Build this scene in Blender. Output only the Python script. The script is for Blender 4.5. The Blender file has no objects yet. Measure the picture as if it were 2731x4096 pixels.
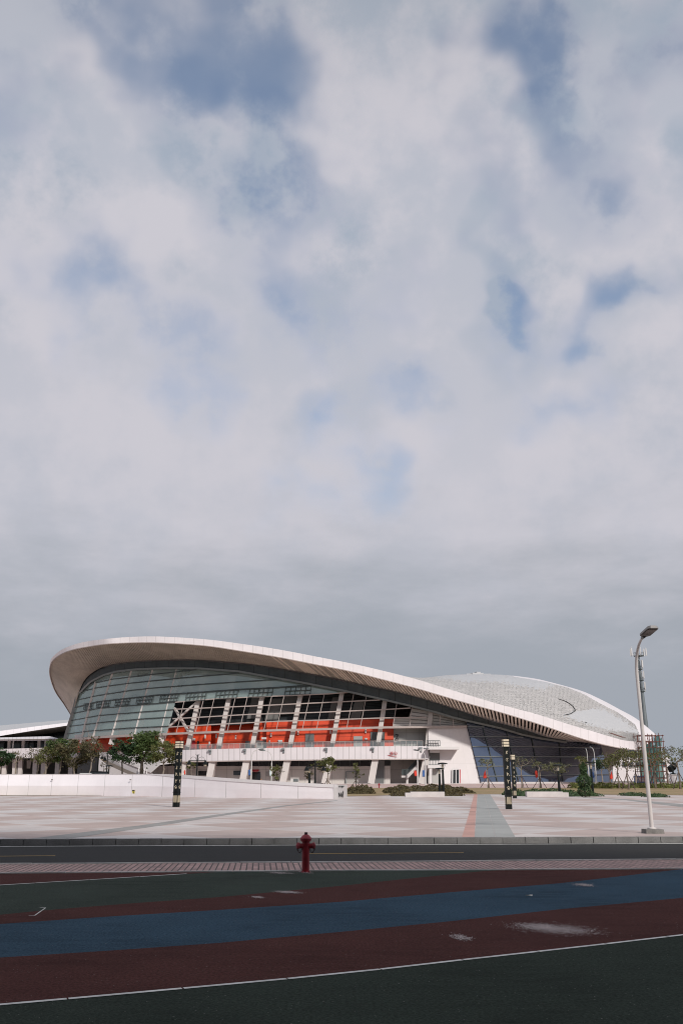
import bpy, math, random
from mathutils import Vector, Matrix
from mathutils.bvhtree import BVHTree
R = math.radians
sc = bpy.context.scene
col = sc.collection
random.seed(7)

# ------------------------------------------------------------------ camera model
FPX, PITCH, CZ = 3522.0, R(16.96), 1.65          # focal length in photo pixels, upward pitch, eye height
CT, ST = math.cos(PITCH), math.sin(PITCH)

def ray(px, py):
    u = (px - 1365.5) / FPX; v = (2048.0 - py) / FPX
    return Vector((u, CT - v * ST, ST + v * CT))
def D(px, py, Y):                                  # point of the place seen at this pixel, Y metres ahead
    d = ray(px, py); t = Y / d.y
    return Vector((d.x * t, Y, CZ + d.z * t))
def G(px, py, z=0.0):                              # point on the level z
    d = ray(px, py); t = (z - CZ) / d.z
    return Vector((d.x * t, d.y * t, z))
def F(px, py, off=0.0):                            # point on the arena's curved, backward leaning front
    d = ray(px, py); Y = 150.0
    for _ in range(40):
        t = Y / d.y
        X = d.x * t; z = CZ + d.z * t
        Yn = 142 + 33 * abs(X / 56) ** 3 + (0.18 + .26 * sm(24, 46, X)) * max(z - 1.15, 0) + off
        Y = 0.5 * (Y + Yn)
    return D(px, py, Y)
def lin(pts, x):
    if x <= pts[0][0]:
        a, b = pts[0], pts[1]
    elif x >= pts[-1][0]:
        a, b = pts[-2], pts[-1]
    else:
        for a, b in zip(pts, pts[1:]):
            if a[0] <= x <= b[0]: break
    k = (x - a[0]) / (b[0] - a[0])
    return a[1] + (b[1] - a[1]) * k
def spline(P, n=8):                                # Catmull-Rom through tuples
    out = []
    m = len(P)
    for i in range(m - 1):
        p0 = P[max(i - 1, 0)]; p1 = P[i]; p2 = P[i + 1]; p3 = P[min(i + 2, m - 1)]
        for k in range(n):
            t = k / n
            out.append(tuple(0.5 * (2 * b + (c - a) * t + (2 * a - 5 * b + 4 * c - d) * t * t + (3 * b - a - 3 * c + d) * t ** 3)
                             for a, b, c, d in zip(p0, p1, p2, p3)))
    out.append(tuple(P[-1]))
    return out
def sm(a, b, x):
    t = min(1, max(0, (x - a) / (b - a))); return t * t * (3 - 2 * t)

# ------------------------------------------------------------------ materials
def newmat(name):
    m = bpy.data.materials.new(name); m.use_nodes = True
    nt = m.node_tree; b = nt.nodes['Principled BSDF']
    return m, nt, b
def N(nt, kind, **kw):
    n = nt.nodes.new(kind)
    for k, v in kw.items():
        if k in n.inputs: n.inputs[k].default_value = v
        else: setattr(n, k, v)
    return n
def mixc(nt, fac, a, b, mode='MIX'):
    n = nt.nodes.new('ShaderNodeMix'); n.data_type = 'RGBA'; n.blend_type = mode
    for i, v in ((0, fac), (6, a), (7, b)):
        if isinstance(v, (int, float)): n.inputs[i].default_value = v
        elif isinstance(v, tuple): n.inputs[i].default_value = (*v[:3], 1)
        else: nt.links.new(v, n.inputs[i])
    return n.outputs[2]
def math_(nt, op, a, b=None, c=None, clamp=False):
    n = nt.nodes.new('ShaderNodeMath'); n.operation = op; n.use_clamp = clamp
    for i, v in enumerate((a, b, c)):
        if v is None: continue
        if isinstance(v, (int, float)): n.inputs[i].default_value = v
        else: nt.links.new(v, n.inputs[i])
    return n.outputs[0]
def rng(nt, x, a, b, c=0.0, d=1.0, smooth=True):
    n = nt.nodes.new('ShaderNodeMapRange'); n.interpolation_type = 'SMOOTHSTEP' if smooth else 'LINEAR'
    nt.links.new(x, n.inputs[0])
    for i, v in zip((1, 2, 3, 4), (a, b, c, d)): n.inputs[i].default_value = v
    return n.outputs[0]
def coord(nt, which='Object', scale=(1, 1, 1), rot=(0, 0, 0)):
    t = nt.nodes.new('ShaderNodeTexCoord'); m = nt.nodes.new('ShaderNodeMapping')
    m.inputs['Scale'].default_value = scale; m.inputs['Rotation'].default_value = rot
    nt.links.new(t.outputs[which], m.inputs[0]); return m.outputs[0]
def noise(nt, vec, scale, detail=4, rough=0.55):
    n = N(nt, 'ShaderNodeTexNoise'); n.inputs['Scale'].default_value = scale
    n.inputs['Detail'].default_value = detail; n.inputs['Roughness'].default_value = rough
    nt.links.new(vec, n.inputs['Vector']); return n.outputs[0]
def bump(nt, b, h, strength, dist):
    n = N(nt, 'ShaderNodeBump'); n.inputs['Strength'].default_value = strength; n.inputs['Distance'].default_value = dist
    nt.links.new(h, n.inputs['Height']); nt.links.new(n.outputs[0], b.inputs['Normal'])
def plain(name, c, rough=0.6, var=0.12, scale=1.5, metal=0.0, spec=0.5, bmp=0.0, scale2=12):
    m, nt, b = newmat(name)
    v = coord(nt)
    n1 = noise(nt, v, scale, 5); n2 = noise(nt, v, scale * scale2, 3)
    n = math_(nt, 'ADD', math_(nt, 'MULTIPLY', n1, 0.7), math_(nt, 'MULTIPLY', n2, 0.3))
    f = rng(nt, n, 0.3, 0.7)
    lo = tuple(x * (1 - var) for x in c); hi = tuple(min(1, x * (1 + var)) for x in c)
    nt.links.new(mixc(nt, f, lo, hi), b.inputs['Base Color'])
    b.inputs['Roughness'].default_value = rough; b.inputs['Metallic'].default_value = metal
    b.inputs['Specular IOR Level'].default_value = spec
    if bmp: bump(nt, b, n2, bmp, 0.02)
    return m
def uvlines(nt, du, dv, wu, wv):                  # joint lines every du/dv of the UV layout, 1 on the line
    t = nt.nodes.new('ShaderNodeUVMap'); s = nt.nodes.new('ShaderNodeSeparateXYZ'); nt.links.new(t.outputs[0], s.inputs[0])
    outs = []
    for o, d, w in ((s.outputs[0], du, wu), (s.outputs[1], dv, wv)):
        if not d: continue
        p = math_(nt, 'PINGPONG', o, d / 2)
        outs.append(math_(nt, 'LESS_THAN', p, w / 2))
    r = outs[0]
    for o in outs[1:]: r = math_(nt, 'MAXIMUM', r, o)
    return r, t.outputs[0]
def panels(name, c, joint, du, dv, wu, wv, rough=0.5, var=0.06, spec=0.4, stain=0.0, stainc=(.3, .27, .24)):
    m, nt, b = newmat(name)
    l, uv = uvlines(nt, du, dv, wu, wv)
    v = coord(nt)
    n1 = rng(nt, noise(nt, v, 0.5, 6), 0.3, 0.7)
    base = mixc(nt, n1, tuple(x * (1 - var) for x in c), tuple(min(1, x * (1 + var)) for x in c))
    if stain:
        vs = coord(nt, 'Object', (1.6, 1.6, 0.18))
        s = math_(nt, 'MULTIPLY', rng(nt, noise(nt, vs, 1.0, 6, 0.7), 0.55, 0.8), stain)
        base = mixc(nt, s, base, stainc)
    nt.links.new(mixc(nt, l, base, joint), b.inputs['Base Color'])
    b.inputs['Roughness'].default_value = rough; b.inputs['Specular IOR Level'].default_value = spec
    return m

M = {}
M['white'] = plain('white_paint', (.76, .73, .73), .5, .05, .4)
M['whitemetal'] = plain('white_metal', (.66, .64, .63), .4, .05, 2)
M['fascia'] = panels('fascia_panel', (.86, .81, .825), (.58, .54, .54), 1.6, 0, .05, 0, .45, .04, stain=.42, stainc=(.5, .46, .45))
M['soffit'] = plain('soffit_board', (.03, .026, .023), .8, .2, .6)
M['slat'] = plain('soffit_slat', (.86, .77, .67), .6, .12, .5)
M['slatshaded'] = plain('soffit_slat_shaded', (.52, .47, .41), .6, .15, .5)  # darker copy of the slat colour, shade of the left soffit painted in
M['frieze'] = panels('dark_metal_panel', (.075, .095, .105), (.03, .036, .04), 2.6, 0, .09, 0, .45, .15)
M['rail'] = plain('steel_rail', (.2, .22, .22), .4, .1, 2, .3)
M['mullion'] = plain('dark_mullion', (.05, .065, .065), .4, .1, 2)
M['mullionpale'] = plain('pale_mullion', (.44, .375, .35), .5, .1, 2)
M['column'] = plain('column_concrete', (.60, .555, .53), .6, .07, .5)
M['red'] = panels('red_panel', (.72, .072, .02), (.4, .03, .012), 0, .9, 0, .05, .45, .12)
M['louvre'] = panels('dark_louvre', (.03, .037, .04), (.012, .015, .017), 0, .5, 0, .16, .5, .2)
M['greywall'] = plain('grey_render', (.15, .15, .145), .7, .1, .5)
M['parapet'] = panels('parapet_panel', (.70, .655, .67), (.42, .39, .39), .9, 0, .08, 0, .45, .03, stain=.15, stainc=(.6, .56, .54))
M['groundwall'] = panels('ground_panel', (.62, .60, .57), (.40, .39, .37), 2.1, 2.4, .06, .06, .5, .06)
M['pier'] = panels('pier_panel', (.70, .66, .66), (.62, .59, .58), 2.2, 3.2, .05, .05, .45, .03, stain=.1)
M['louvrewhite'] = panels('white_louvre', (.58, .56, .53), (.22, .21, .2), 0, .5, 0, .14, .5, .06)
M['dark'] = plain('dark_glass', (.02, .025, .028), .12, .2, .4)
M['darkgap'] = plain('dark_interior', (.03, .032, .032), .8, .2, .4)
M['doorgrey'] = plain('grey_door', (.36, .36, .35), .5, .08, 1)
M['doordark'] = panels('dark_door', (.05, .06, .068), (.16, .17, .17), 0, 1.55, 0, .1, .25, .15)
M['black'] = plain('black_metal', (.007, .010, .010), .5, .3, 3, 0, .2)
M['pillarside'] = plain('pillar_side', (.05, .043, .042), .5, .3, 3)
M['cream'] = plain('cream_panel', (.76, .66, .50), .4, .04, 4)
M['gold'] = plain('pale_gold', (.72, .62, .45), .4, .05, 4)
M['pole'] = plain('grey_white_pole', (.70, .65, .63), .42, .06, .8, 0, .5)
M['lampunder'] = plain('lamp_underside', (.045, .037, .035), .5, .2, 4)
M['lamphead'] = plain('lamp_casing_grey', (.34, .325, .32), .5, .08, 3)
M['lampribs'] = panels('lamp_lens', (.12, .09, .078), (.05, .04, .04), 0, .14, 0, .05, .35, .1)
M['galv'] = plain('galvanised_steel', (.20, .225, .235), .45, .15, .4, .3)
M['hydrant'] = plain('hydrant_paint', (.32, .012, .022), .42, .35, 6, 0, .5, .25)
M['hydrantfaded'] = plain('faded_hydrant_paint', (.42, .075, .09), .6, .3, 9, 0, .3, .2)
M['hydrantdark'] = plain('hydrant_iron', (.05, .012, .016), .5, .3, 8)
M['bark'] = plain('pale_bark', (.27, .225, .19), .9, .35, 3, bmp=.6)
M['barkdark'] = plain('dark_bark', (.075, .06, .05), .9, .35, 3, bmp=.6)
M['stake'] = plain('stake_wood', (.09, .055, .05), .8, .3, 2)
M['stone'] = plain('pale_stone', (.62, .58, .565), .7, .1, 1.2, bmp=.1)
M['flagred'] = plain('red_flag_cloth', (.75, .07, .045), .8, .1, 2)
M['flagblue'] = plain('blue_flag_cloth', (.08, .17, .42), .8, .1, 2)
M['flagwhite'] = plain('pale_flag_cloth', (.7, .78, .8), .8, .06, 2)
M['yellow'] = plain('yellow_sign', (.70, .60, .08), .5, .05, 3)
M['letterred'] = plain('red_letter', (.42, .02, .03), .5, .05, 3)
M['letterblack'] = plain('black_letter', (.012, .012, .014), .5, .05, 3)
M['bluepaint'] = plain('blue_board', (.03, .14, .42), .5, .1, 1)
M['rust'] = plain('rusty_tube', (.16, .06, .045), .7, .3, 2)
M['skin'] = plain('skin', (.42, .25, .18), .6, .06, 6)
M['hair'] = plain('hair', (.014, .012, .012), .6, .2, 12)
M['shirt'] = plain('shirt_cloth', (.05, .06, .09), .9, .1, 8)
M['carpaint'] = plain('dark_car_paint', (.015, .017, .02), .2, .1, 1, .2)
M['carwhite'] = plain('white_car_paint', (.75, .75, .75), .25, .03, 1)
M['tyre'] = plain('rubber_tyre', (.02, .02, .02), .8, .1, 6)
M['brownwall'] = plain('brown_soffit', (.17, .145, .125), .8, .12, .3)
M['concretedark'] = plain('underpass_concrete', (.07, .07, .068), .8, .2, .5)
M['slab'] = plain('lamp_base_stone', (.21, .2, .19), .85, .35, 5, bmp=.4)
M['bgwall'] = panels('far_wall_panel', (.70, .67, .67), (.5, .48, .48), 3.5, 3.5, .06, .06)
M['bgglass'] = panels('far_glass', (.05, .065, .075), (.30, .31, .31), 2.2, 2.6, .12, .1, .15, .2)
M['behind'] = panels('shade_block_wall', (.36, .35, .34), (.06, .07, .08), 3.4, 3.3, 1.5, 1.3, .6, .06)

def leafmat(name, dark, light, extra=None):
    m, nt, b = newmat(name)
    v = coord(nt)
    f = rng(nt, noise(nt, v, 1.3, 3), .35, .65)
    c = mixc(nt, f, dark, light)
    f2 = rng(nt, noise(nt, v, 9, 2), .3, .7)
    c = mixc(nt, math_(nt, 'MULTIPLY', f2, .5), c, extra or light)
    nt.links.new(c, b.inputs['Base Color'])
    b.inputs['Roughness'].default_value = .6; b.inputs['Specular IOR Level'].default_value = .25
    return m
M['leafgreen'] = leafmat('leaf_green', (.03, .058, .019), (.07, .12, .034), (.12, .14, .045))
M['leafdark'] = leafmat('leaf_dark_green', (.014, .034, .018), (.035, .07, .028), (.05, .09, .03))
M['leafolive'] = leafmat('leaf_olive', (.058, .075, .025), (.13, .15, .05), (.17, .14, .05))
M['leafbrown'] = leafmat('leaf_brown', (.05, .054, .028), (.105, .105, .05), (.15, .10, .05))
M['leafpale'] = leafmat('leaf_pale', (.08, .10, .05), (.15, .17, .09), (.22, .18, .10))
M['hedgeolive'] = leafmat('hedge_olive', (.055, .048, .022), (.095, .08, .034), (.12, .085, .04))
M['hedgegreen'] = leafmat('hedge_green', (.07, .10, .028), (.17, .19, .05), (.24, .21, .06))
M['hedgedark'] = leafmat('hedge_dark', (.03, .062, .028), (.065, .115, .045), (.085, .12, .05))

# glass of the curved front: pale, milky, half see-through
def glassmat(name, tint, milk, fmilk, rough):
    m = bpy.data.materials.new(name); m.use_nodes = True; nt = m.node_tree
    nt.nodes.clear()
    out = N(nt, 'ShaderNodeOutputMaterial')
    tr = N(nt, 'ShaderNodeBsdfTransparent'); tr.inputs[0].default_value = (*tint, 1)
    df = N(nt, 'ShaderNodeBsdfDiffuse')
    v = coord(nt, 'Object', (1, 1, .5)); nn = rng(nt, noise(nt, v, .22, 5), .3, .7)
    nt.links.new(mixc(nt, nn, tuple(x * .92 for x in milk), tuple(x * 1.08 for x in milk)), df.inputs[0])
    gl = N(nt, 'ShaderNodeBsdfGlossy'); gl.inputs['Roughness'].default_value = rough; gl.inputs[0].default_value = (.85, .95, .93, 1)
    a = N(nt, 'ShaderNodeMixShader'); a.inputs[0].default_value = fmilk
    nt.links.new(tr.outputs[0], a.inputs[1]); nt.links.new(df.outputs[0], a.inputs[2])
    fr = N(nt, 'ShaderNodeFresnel'); fr.inputs[0].default_value = 2.1
    bb = N(nt, 'ShaderNodeMixShader'); nt.links.new(fr.outputs[0], bb.inputs[0])
    nt.links.new(a.outputs[0], bb.inputs[1]); nt.links.new(gl.outputs[0], bb.inputs[2])
    nt.links.new(bb.outputs[0], out.inputs[0])
    return m
M['glass'] = glassmat('pale_green_glass', (.90, .985, .965), (.60, .77, .73), .37, .03)
M['railglass'] = glassmat('railing_glass', (.93, .96, .95), (.5, .5, .48), .14, .05)
M['net'] = glassmat('green_scaffold_net', (.45, .72, .66), (.05, .16, .15), .62, .6)
def blueglass():
    m, nt, b = newmat('blue_mirror_glass')
    v = coord(nt, 'Object', (.3, .3, .3)); n = noise(nt, v, 1.0, 2)
    b.inputs['Base Color'].default_value = (.165, .205, .285, 1); b.inputs['Metallic'].default_value = .85
    b.inputs['Roughness'].default_value = .05
    bump(nt, b, n, .06, .3)
    return m
M['blueglass'] = blueglass()

# roof skins
def roofmat(name, rumple):
    m, nt, b = newmat(name)
    uv = nt.nodes.new('ShaderNodeUVMap').outputs[0]
    d = N(nt, 'ShaderNodeTexNoise'); d.inputs['Scale'].default_value = .9; d.inputs['Detail'].default_value = 4; nt.links.new(uv, d.inputs['Vector'])
    off = N(nt, 'ShaderNodeVectorMath', operation='MULTIPLY_ADD'); nt.links.new(d.outputs[1], off.inputs[0])
    off.inputs[1].default_value = (1.1 * rumple,) * 3; nt.links.new(uv, off.inputs[2])
    br = N(nt, 'ShaderNodeTexBrick'); nt.links.new(off.outputs[0], br.inputs['Vector'])
    br.inputs['Scale'].default_value = 1.0; br.inputs['Brick Width'].default_value = 1.25; br.inputs['Row Height'].default_value = .55
    br.inputs['Mortar Size'].default_value = .06 if rumple > .5 else .02; br.inputs['Mortar Smooth'].default_value = .3; br.inputs['Bias'].default_value = 0
    br.inputs['Color1'].default_value = (.82, .78, .75, 1); br.inputs['Color2'].default_value = (.66, .63, .605, 1)
    br.inputs['Mortar'].default_value = (.40, .385, .365, 1) if rumple > .5 else (.40, .41, .42, 1)
    n2 = noise(nt, uv, 2.2, 6, .7)
    if rumple > .5:
        c = mixc(nt, rng(nt, n2, .42, .68), br.outputs[0], (.56, .535, .51))
        c = mixc(nt, rng(nt, noise(nt, uv, .3, 6, .7), .42, .6), c, (.74, .70, .675))
        c = mixc(nt, .3, c, br.outputs[0])
    else:
        c = mixc(nt, rng(nt, n2, .3, .8), (.47, .475, .488), br.outputs[0])
        c = mixc(nt, .55, c, (.48, .485, .498))
    nt.links.new(c, b.inputs['Base Color']); b.inputs['Roughness'].default_value = .55
    bump(nt, b, math_(nt, 'ADD', n2, br.outputs[1]), 1.0 * rumple, .5)
    return m
M['roofrough'] = roofmat('rumpled_roof_skin', 1.0)
M['roofsmooth'] = roofmat('smooth_roof_skin', .15)

# ground surfaces
def rubber(name, c):
    m, nt, b = newmat(name)
    v = coord(nt)
    big = rng(nt, noise(nt, v, .45, 6, .65), .3, .7)
    fine = rng(nt, noise(nt, v, 34, 4, .75), .36, .66)
    mid = rng(nt, noise(nt, coord(nt, 'Object', (.6, 2.2, 1)), 2.2, 6, .7), .3, .75)
    cc = mixc(nt, big, tuple(x * .66 for x in c), tuple(x * 1.34 for x in c))
    cc = mixc(nt, mid, cc, tuple(x * 1.15 + .004 for x in c))
    cc = mixc(nt, math_(nt, 'MULTIPLY', fine, .75), cc, tuple(x * .35 for x in c))
    sp = rng(nt, noise(nt, v, 38, 1, .5), .73, .78)
    cc = mixc(nt, math_(nt, 'MULTIPLY', sp, .6), cc, (.40, .38, .36))
    nt.links.new(cc, b.inputs['Base Color'])
    b.inputs['Roughness'].default_value = .95; b.inputs['Specular IOR Level'].default_value = .08
    bump(nt, b, noise(nt, v, 45, 3), 1, .015)
    return m
M['rubgreen'] = rubber('green_rubber', (.045, .060, .047))
M['rubgreenlifted'] = rubber('brightened_green_rubber', (.064, .082, .066))  # green brightened for the farther band, lens light falloff put into the colour
M['rubmaroon'] = rubber('maroon_rubber', (.118, .044, .038))
M['rubblue'] = rubber('blue_rubber', (.058, .112, .165))
def asphalt():
    m, nt, b = newmat('asphalt')
    v = coord(nt)
    f = rng(nt, noise(nt, v, 55, 3, .7), .3, .7); g = rng(nt, noise(nt, coord(nt, 'Object', (.15, 1, 1)), 1.2, 5), .3, .7)
    c = mixc(nt, f, (.02, .0215, .0225), (.058, .057, .055)); c = mixc(nt, math_(nt, 'MULTIPLY', g, .35), c, (.048, .044, .041))
    nt.links.new(c, b.inputs['Base Color']); b.inputs['Roughness'].default_value = .9; b.inputs['Specular IOR Level'].default_value = .2
    bump(nt, b, noise(nt, v, 60, 3), .6, .008)
    return m
M['asphalt'] = asphalt()
M['linewhite'] = plain('line_paint_white', (.80, .79, .75), .7, .2, 3)
M['lineyellow'] = plain('line_paint_yellow', (.62, .38, .09), .7, .2, 3)
M['kerbstone'] = plain('kerb_granite', (.22, .215, .21), .8, .22, 2.5, bmp=.5)
M['lawn'] = None
def brickpave():
    m, nt, b = newmat('pink_paver')
    v = coord(nt, 'Object', (1, 1, 1), (0, 0, R(90 - 5)))
    br = N(nt, 'ShaderNodeTexBrick'); nt.links.new(v, br.inputs['Vector'])
    br.inputs['Scale'].default_value = 1; br.inputs['Brick Width'].default_value = .24; br.inputs['Row Height'].default_value = .118
    br.inputs['Mortar Size'].default_value = .014; br.inputs['Mortar Smooth'].default_value = .2
    br.inputs['Color1'].default_value = (.66, .43, .385, 1); br.inputs['Color2'].default_value = (.50, .32, .29, 1)
    br.inputs['Mortar'].default_value = (.06, .045, .045, 1)
    n = rng(nt, noise(nt, coord(nt), 1.1, 6, .7), .45, .75)
    c = mixc(nt, math_(nt, 'MULTIPLY', n, .6), br.outputs[0], (.22, .165, .155))
    nt.links.new(c, b.inputs['Base Color']); b.inputs['Roughness'].default_value = .85
    bump(nt, b, br.outputs[1], -.8, .02)
    return m
M['paver'] = brickpave()
def plazamat():
    m, nt, b = newmat('plaza_granite')
    v = coord(nt, 'Object', (1, 1, 1), (0, 0, R(45)))
    ck = N(nt, 'ShaderNodeTexChecker'); nt.links.new(v, ck.inputs[0]); ck.inputs['Scale'].default_value = 1 / 3.9
    f = ck.outputs[1]
    v0 = coord(nt)
    blot = rng(nt, noise(nt, coord(nt, 'Object', (.35, 1.1, 1)), .13, 5, .6), .38, .62)
    f = math_(nt, 'MULTIPLY', f, math_(nt, 'MULTIPLY_ADD', blot, .45, .55))
    c = mixc(nt, f, (.54, .425, .385), (.69, .65, .63))
    c = mixc(nt, math_(nt, 'MULTIPLY', rng(nt, noise(nt, coord(nt, 'Object', (.05, .7, 1)), .5, 5, .65), .42, .72), .35), c, (.58, .475, .44))
    br = N(nt, 'ShaderNodeTexBrick'); nt.links.new(v, br.inputs['Vector']); br.inputs['Scale'].default_value = 1
    br.inputs['Brick Width'].default_value = .65; br.inputs['Row Height'].default_value = .65; br.inputs['Mortar Size'].default_value = .004; br.offset = 0
    br.inputs['Color1'].default_value = (1, 1, 1, 1); br.inputs['Color2'].default_value = (.86, .86, .86, 1); br.inputs['Mortar'].default_value = (.55, .55, .55, 1)
    c = mixc(nt, 1.0, c, br.outputs[0], 'MULTIPLY')
    st = rng(nt, noise(nt, coord(nt, 'Object', (.25, 1, 1)), .35, 7, .72), .56, .8)
    c = mixc(nt, math_(nt, 'MULTIPLY', st, .5), c, (.36, .32, .31))
    nt.links.new(c, b.inputs['Base Color']); b.inputs['Roughness'].default_value = .65
    return m
M['plaza'] = plazamat()
M['greystone'] = plain('grey_granite_strip', (.31, .30, .285), .7, .16, .5)
M['pathgrey'] = panels('grey_path_slab', (.37, .375, .36), (.2, .2, .2), .0, .9, 0, .02, .7, .1)
M['pathpink'] = panels('pink_path_slab', (.55, .32, .27), (.25, .15, .13), 0, 2.2, 0, .05, .7, .12)
def lawnmat():
    m, nt, b = newmat('dry_lawn')
    v = coord(nt)
    a = rng(nt, noise(nt, v, .22, 6, .65), .35, .65); f = rng(nt, noise(nt, v, 6, 4, .7), .3, .7)
    c = mixc(nt, a, (.40, .275, .165), (.30, .24, .115)); c = mixc(nt, math_(nt, 'MULTIPLY', f, .4), c, (.22, .17, .09))
    nt.links.new(c, b.inputs['Base Color']); b.inputs['Roughness'].default_value = .95
    bump(nt, b, noise(nt, v, 8, 3), 1, .08)
    return m
M['lawn'] = lawnmat()
M['apron'] = plain('pink_apron', (.60, .46, .43), .7, .1, .4)
M['farground'] = plain('far_ground', (.16, .145, .11), .9, .25, .05)
M['dust'] = plain('pale_dust', (.66, .56, .54), .95, .2, 6)

# ------------------------------------------------------------------ mesh builder
class MB:
    def __init__(s): s.v = []; s.f = []; s.m = []; s.uv = []
    def add(s, verts, faces, mi=0, uvs=None):
        o = len(s.v); s.v += [Vector(p) for p in verts]
        for k, f in enumerate(faces):
            s.f.append([i + o for i in f]); s.m.append(mi)
            s.uv.append([uvs[i] for i in f] if uvs else None)
        return s
    def grid(s, rows, mi=0, flip=False, mfun=None):
        n = len(rows[0]); verts = []; uvs = []
        vv = 0
        for r_, row in enumerate(rows):
            if r_:
                k = n // 2; vv += (row[k] - rows[r_ - 1][k]).length
            u = 0
            for i, p in enumerate(row):
                if i: u += (rows[0][i] - rows[0][i - 1]).length
                verts.append(p); uvs.append((u, vv))
        fs = []
        o = len(s.v)
        for r_ in range(len(rows) - 1):
            for i in range(n - 1):
                a = r_ * n + i; f = [a, a + 1, a + n + 1, a + n]
                fs.append(f[::-1] if flip else f)
        s.add(verts, fs, mi, uvs)
        if mfun:
            for k in range(len(fs)):
                f = s.f[-len(fs) + k]; c = sum((s.v[i] for i in f), Vector()) / 4
                s.m[-len(fs) + k] = mfun(c)
        return s
    def box(s, c, size, rz=0, mi=0, taper=1.0):
        x, y, z = size[0] / 2, size[1] / 2, size[2] / 2; c = Vector(c); m = Matrix.Rotation(rz, 3, 'Z')
        vs = []
        for dz in (-1, 1):
            k = taper if dz > 0 else 1
            for dx, dy in ((-1, -1), (1, -1), (1, 1), (-1, 1)): vs.append(c + m @ Vector((dx * x * k, dy * y * k, dz * z)))
        return s.add(vs, [[3, 2, 1, 0], [4, 5, 6, 7], [0, 1, 5, 4], [1, 2, 6, 5], [2, 3, 7, 6], [3, 0, 4, 7]], mi)
    def prism(s, p0, p1, w, d, mi=0, hint=(1, 0, 0), w1=None, d1=None):   # box along a line, w along hint
        p0, p1 = Vector(p0), Vector(p1); a = (p1 - p0).normalized(); h = Vector(hint)
        x = (h - a * h.dot(a)).normalized(); y = a.cross(x)
        vs = []
        for p, ww, dd in ((p0, w, d), (p1, w1 or w, d1 or d)):
            for i, j in ((-1, -1), (1, -1), (1, 1), (-1, 1)): vs.append(p + x * i * ww / 2 + y * j * dd / 2)
        L = (p1 - p0).length; uvs = [(0, 0), (w, 0), (w + d, 0), (2 * w + d, 0), (0, L), (w, L), (w + d, L), (2 * w + d, L)]
        return s.add(vs, [[3, 2, 1, 0], [4, 5, 6, 7], [0, 1, 5, 4], [1, 2, 6, 5], [2, 3, 7, 6], [3, 0, 4, 7]], mi, uvs)
    def sweep(s, pts, w, d, mi=0, hint=(0, 1, 0)):                          # box section along a polyline
        vs = []
        for i, p in enumerate(pts):
            a = (pts[min(i + 1, len(pts) - 1)] - pts[max(i - 1, 0)]).normalized(); h = Vector(hint)
            y = (h - a * h.dot(a)).normalized(); x = a.cross(y)
            for i_, j in ((-1, -1), (1, -1), (1, 1), (-1, 1)): vs.append(p + x * i_ * w / 2 + y * j * d / 2)
        fs = [[3, 2, 1, 0]]
        for k in range(len(pts) - 1):
            for e in range(4): fs.append([4 * k + e, 4 * k + (e + 1) % 4, 4 * k + 4 + (e + 1) % 4, 4 * k + 4 + e])
        n = 4 * (len(pts) - 1); fs.append([n, n + 1, n + 2, n + 3])
        return s.add(vs, fs, mi)
    def tube(s, pts, rad, n=8, mi=0, caps=True):
        pts = [Vector(p) for p in pts]
        if not isinstance(rad, (list, tuple)): rad = [rad] * len(pts)
        a = (pts[-1] - pts[0]).normalized() if (pts[-1] - pts[0]).length > 1e-6 else Vector((0, 0, 1))
        h = Vector((1, 0, 0)) if abs(a.x) < .8 else Vector((0, 1, 0)); vs = []
        for i, p in enumerate(pts):
            t = (pts[min(i + 1, len(pts) - 1)] - pts[max(i - 1, 0)]).normalized()
            x = (h - t * h.dot(t)).normalized(); y = t.cross(x); h = x
            for k in range(n):
                q = 2 * math.pi * k / n; vs.append(p + (x * math.cos(q) + y * math.sin(q)) * rad[i])
        fs = []
        for i in range(len(pts) - 1):
            for k in range(n): fs.append([i * n + k, i * n + (k + 1) % n, (i + 1) * n + (k + 1) % n, (i + 1) * n + k])
        if caps: fs.append(list(range(n))[::-1]); fs.append([(len(pts) - 1) * n + k for k in range(n)])
        return s.add(vs, fs, mi)
    def lathe(s, prof, n=16, c=(0, 0, 0), mi=0):
        c = Vector(c); vs = []
        for r_, z in prof:
            for k in range(n):
                q = 2 * math.pi * k / n; vs.append(c + Vector((math.cos(q) * r_, math.sin(q) * r_, z)))
        fs = []
        for i in range(len(prof) - 1):
            for k in range(n): fs.append([i * n + k, i * n + (k + 1) % n, (i + 1) * n + (k + 1) % n, (i + 1) * n + k])
        fs.append(list(range(n))[::-1]); fs.append([(len(prof) - 1) * n + k for k in range(n)])
        return s.add(vs, fs, mi)
    def slab(s, pts, vec, mi=0):                                            # polygon given a thickness along vec
        n = len(pts); vec = Vector(vec); vs = [Vector(p) for p in pts] + [Vector(p) + vec for p in pts]
        fs = [list(range(n)), [n + k for k in range(n)][::-1]]
        for k in range(n): fs.append([k, n + k, n + (k + 1) % n, (k + 1) % n])
        return s.add(vs, fs, mi)
    def leaf(s, c, size, rnd, mi=0, asp=.55):
        a = Vector((rnd.gauss(0, 1), rnd.gauss(0, 1), rnd.gauss(0, .7))).normalized()
        b = a.cross(Vector((rnd.gauss(0, 1), rnd.gauss(0, 1), rnd.gauss(0, 1))))
        if b.length < 1e-3: b = a.orthogonal()
        b.normalize(); a *= size / 2; b *= size * asp / 2
        return s.add([c - a, c + b, c + a, c - b], [[0, 1, 2, 3]], mi)
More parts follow.
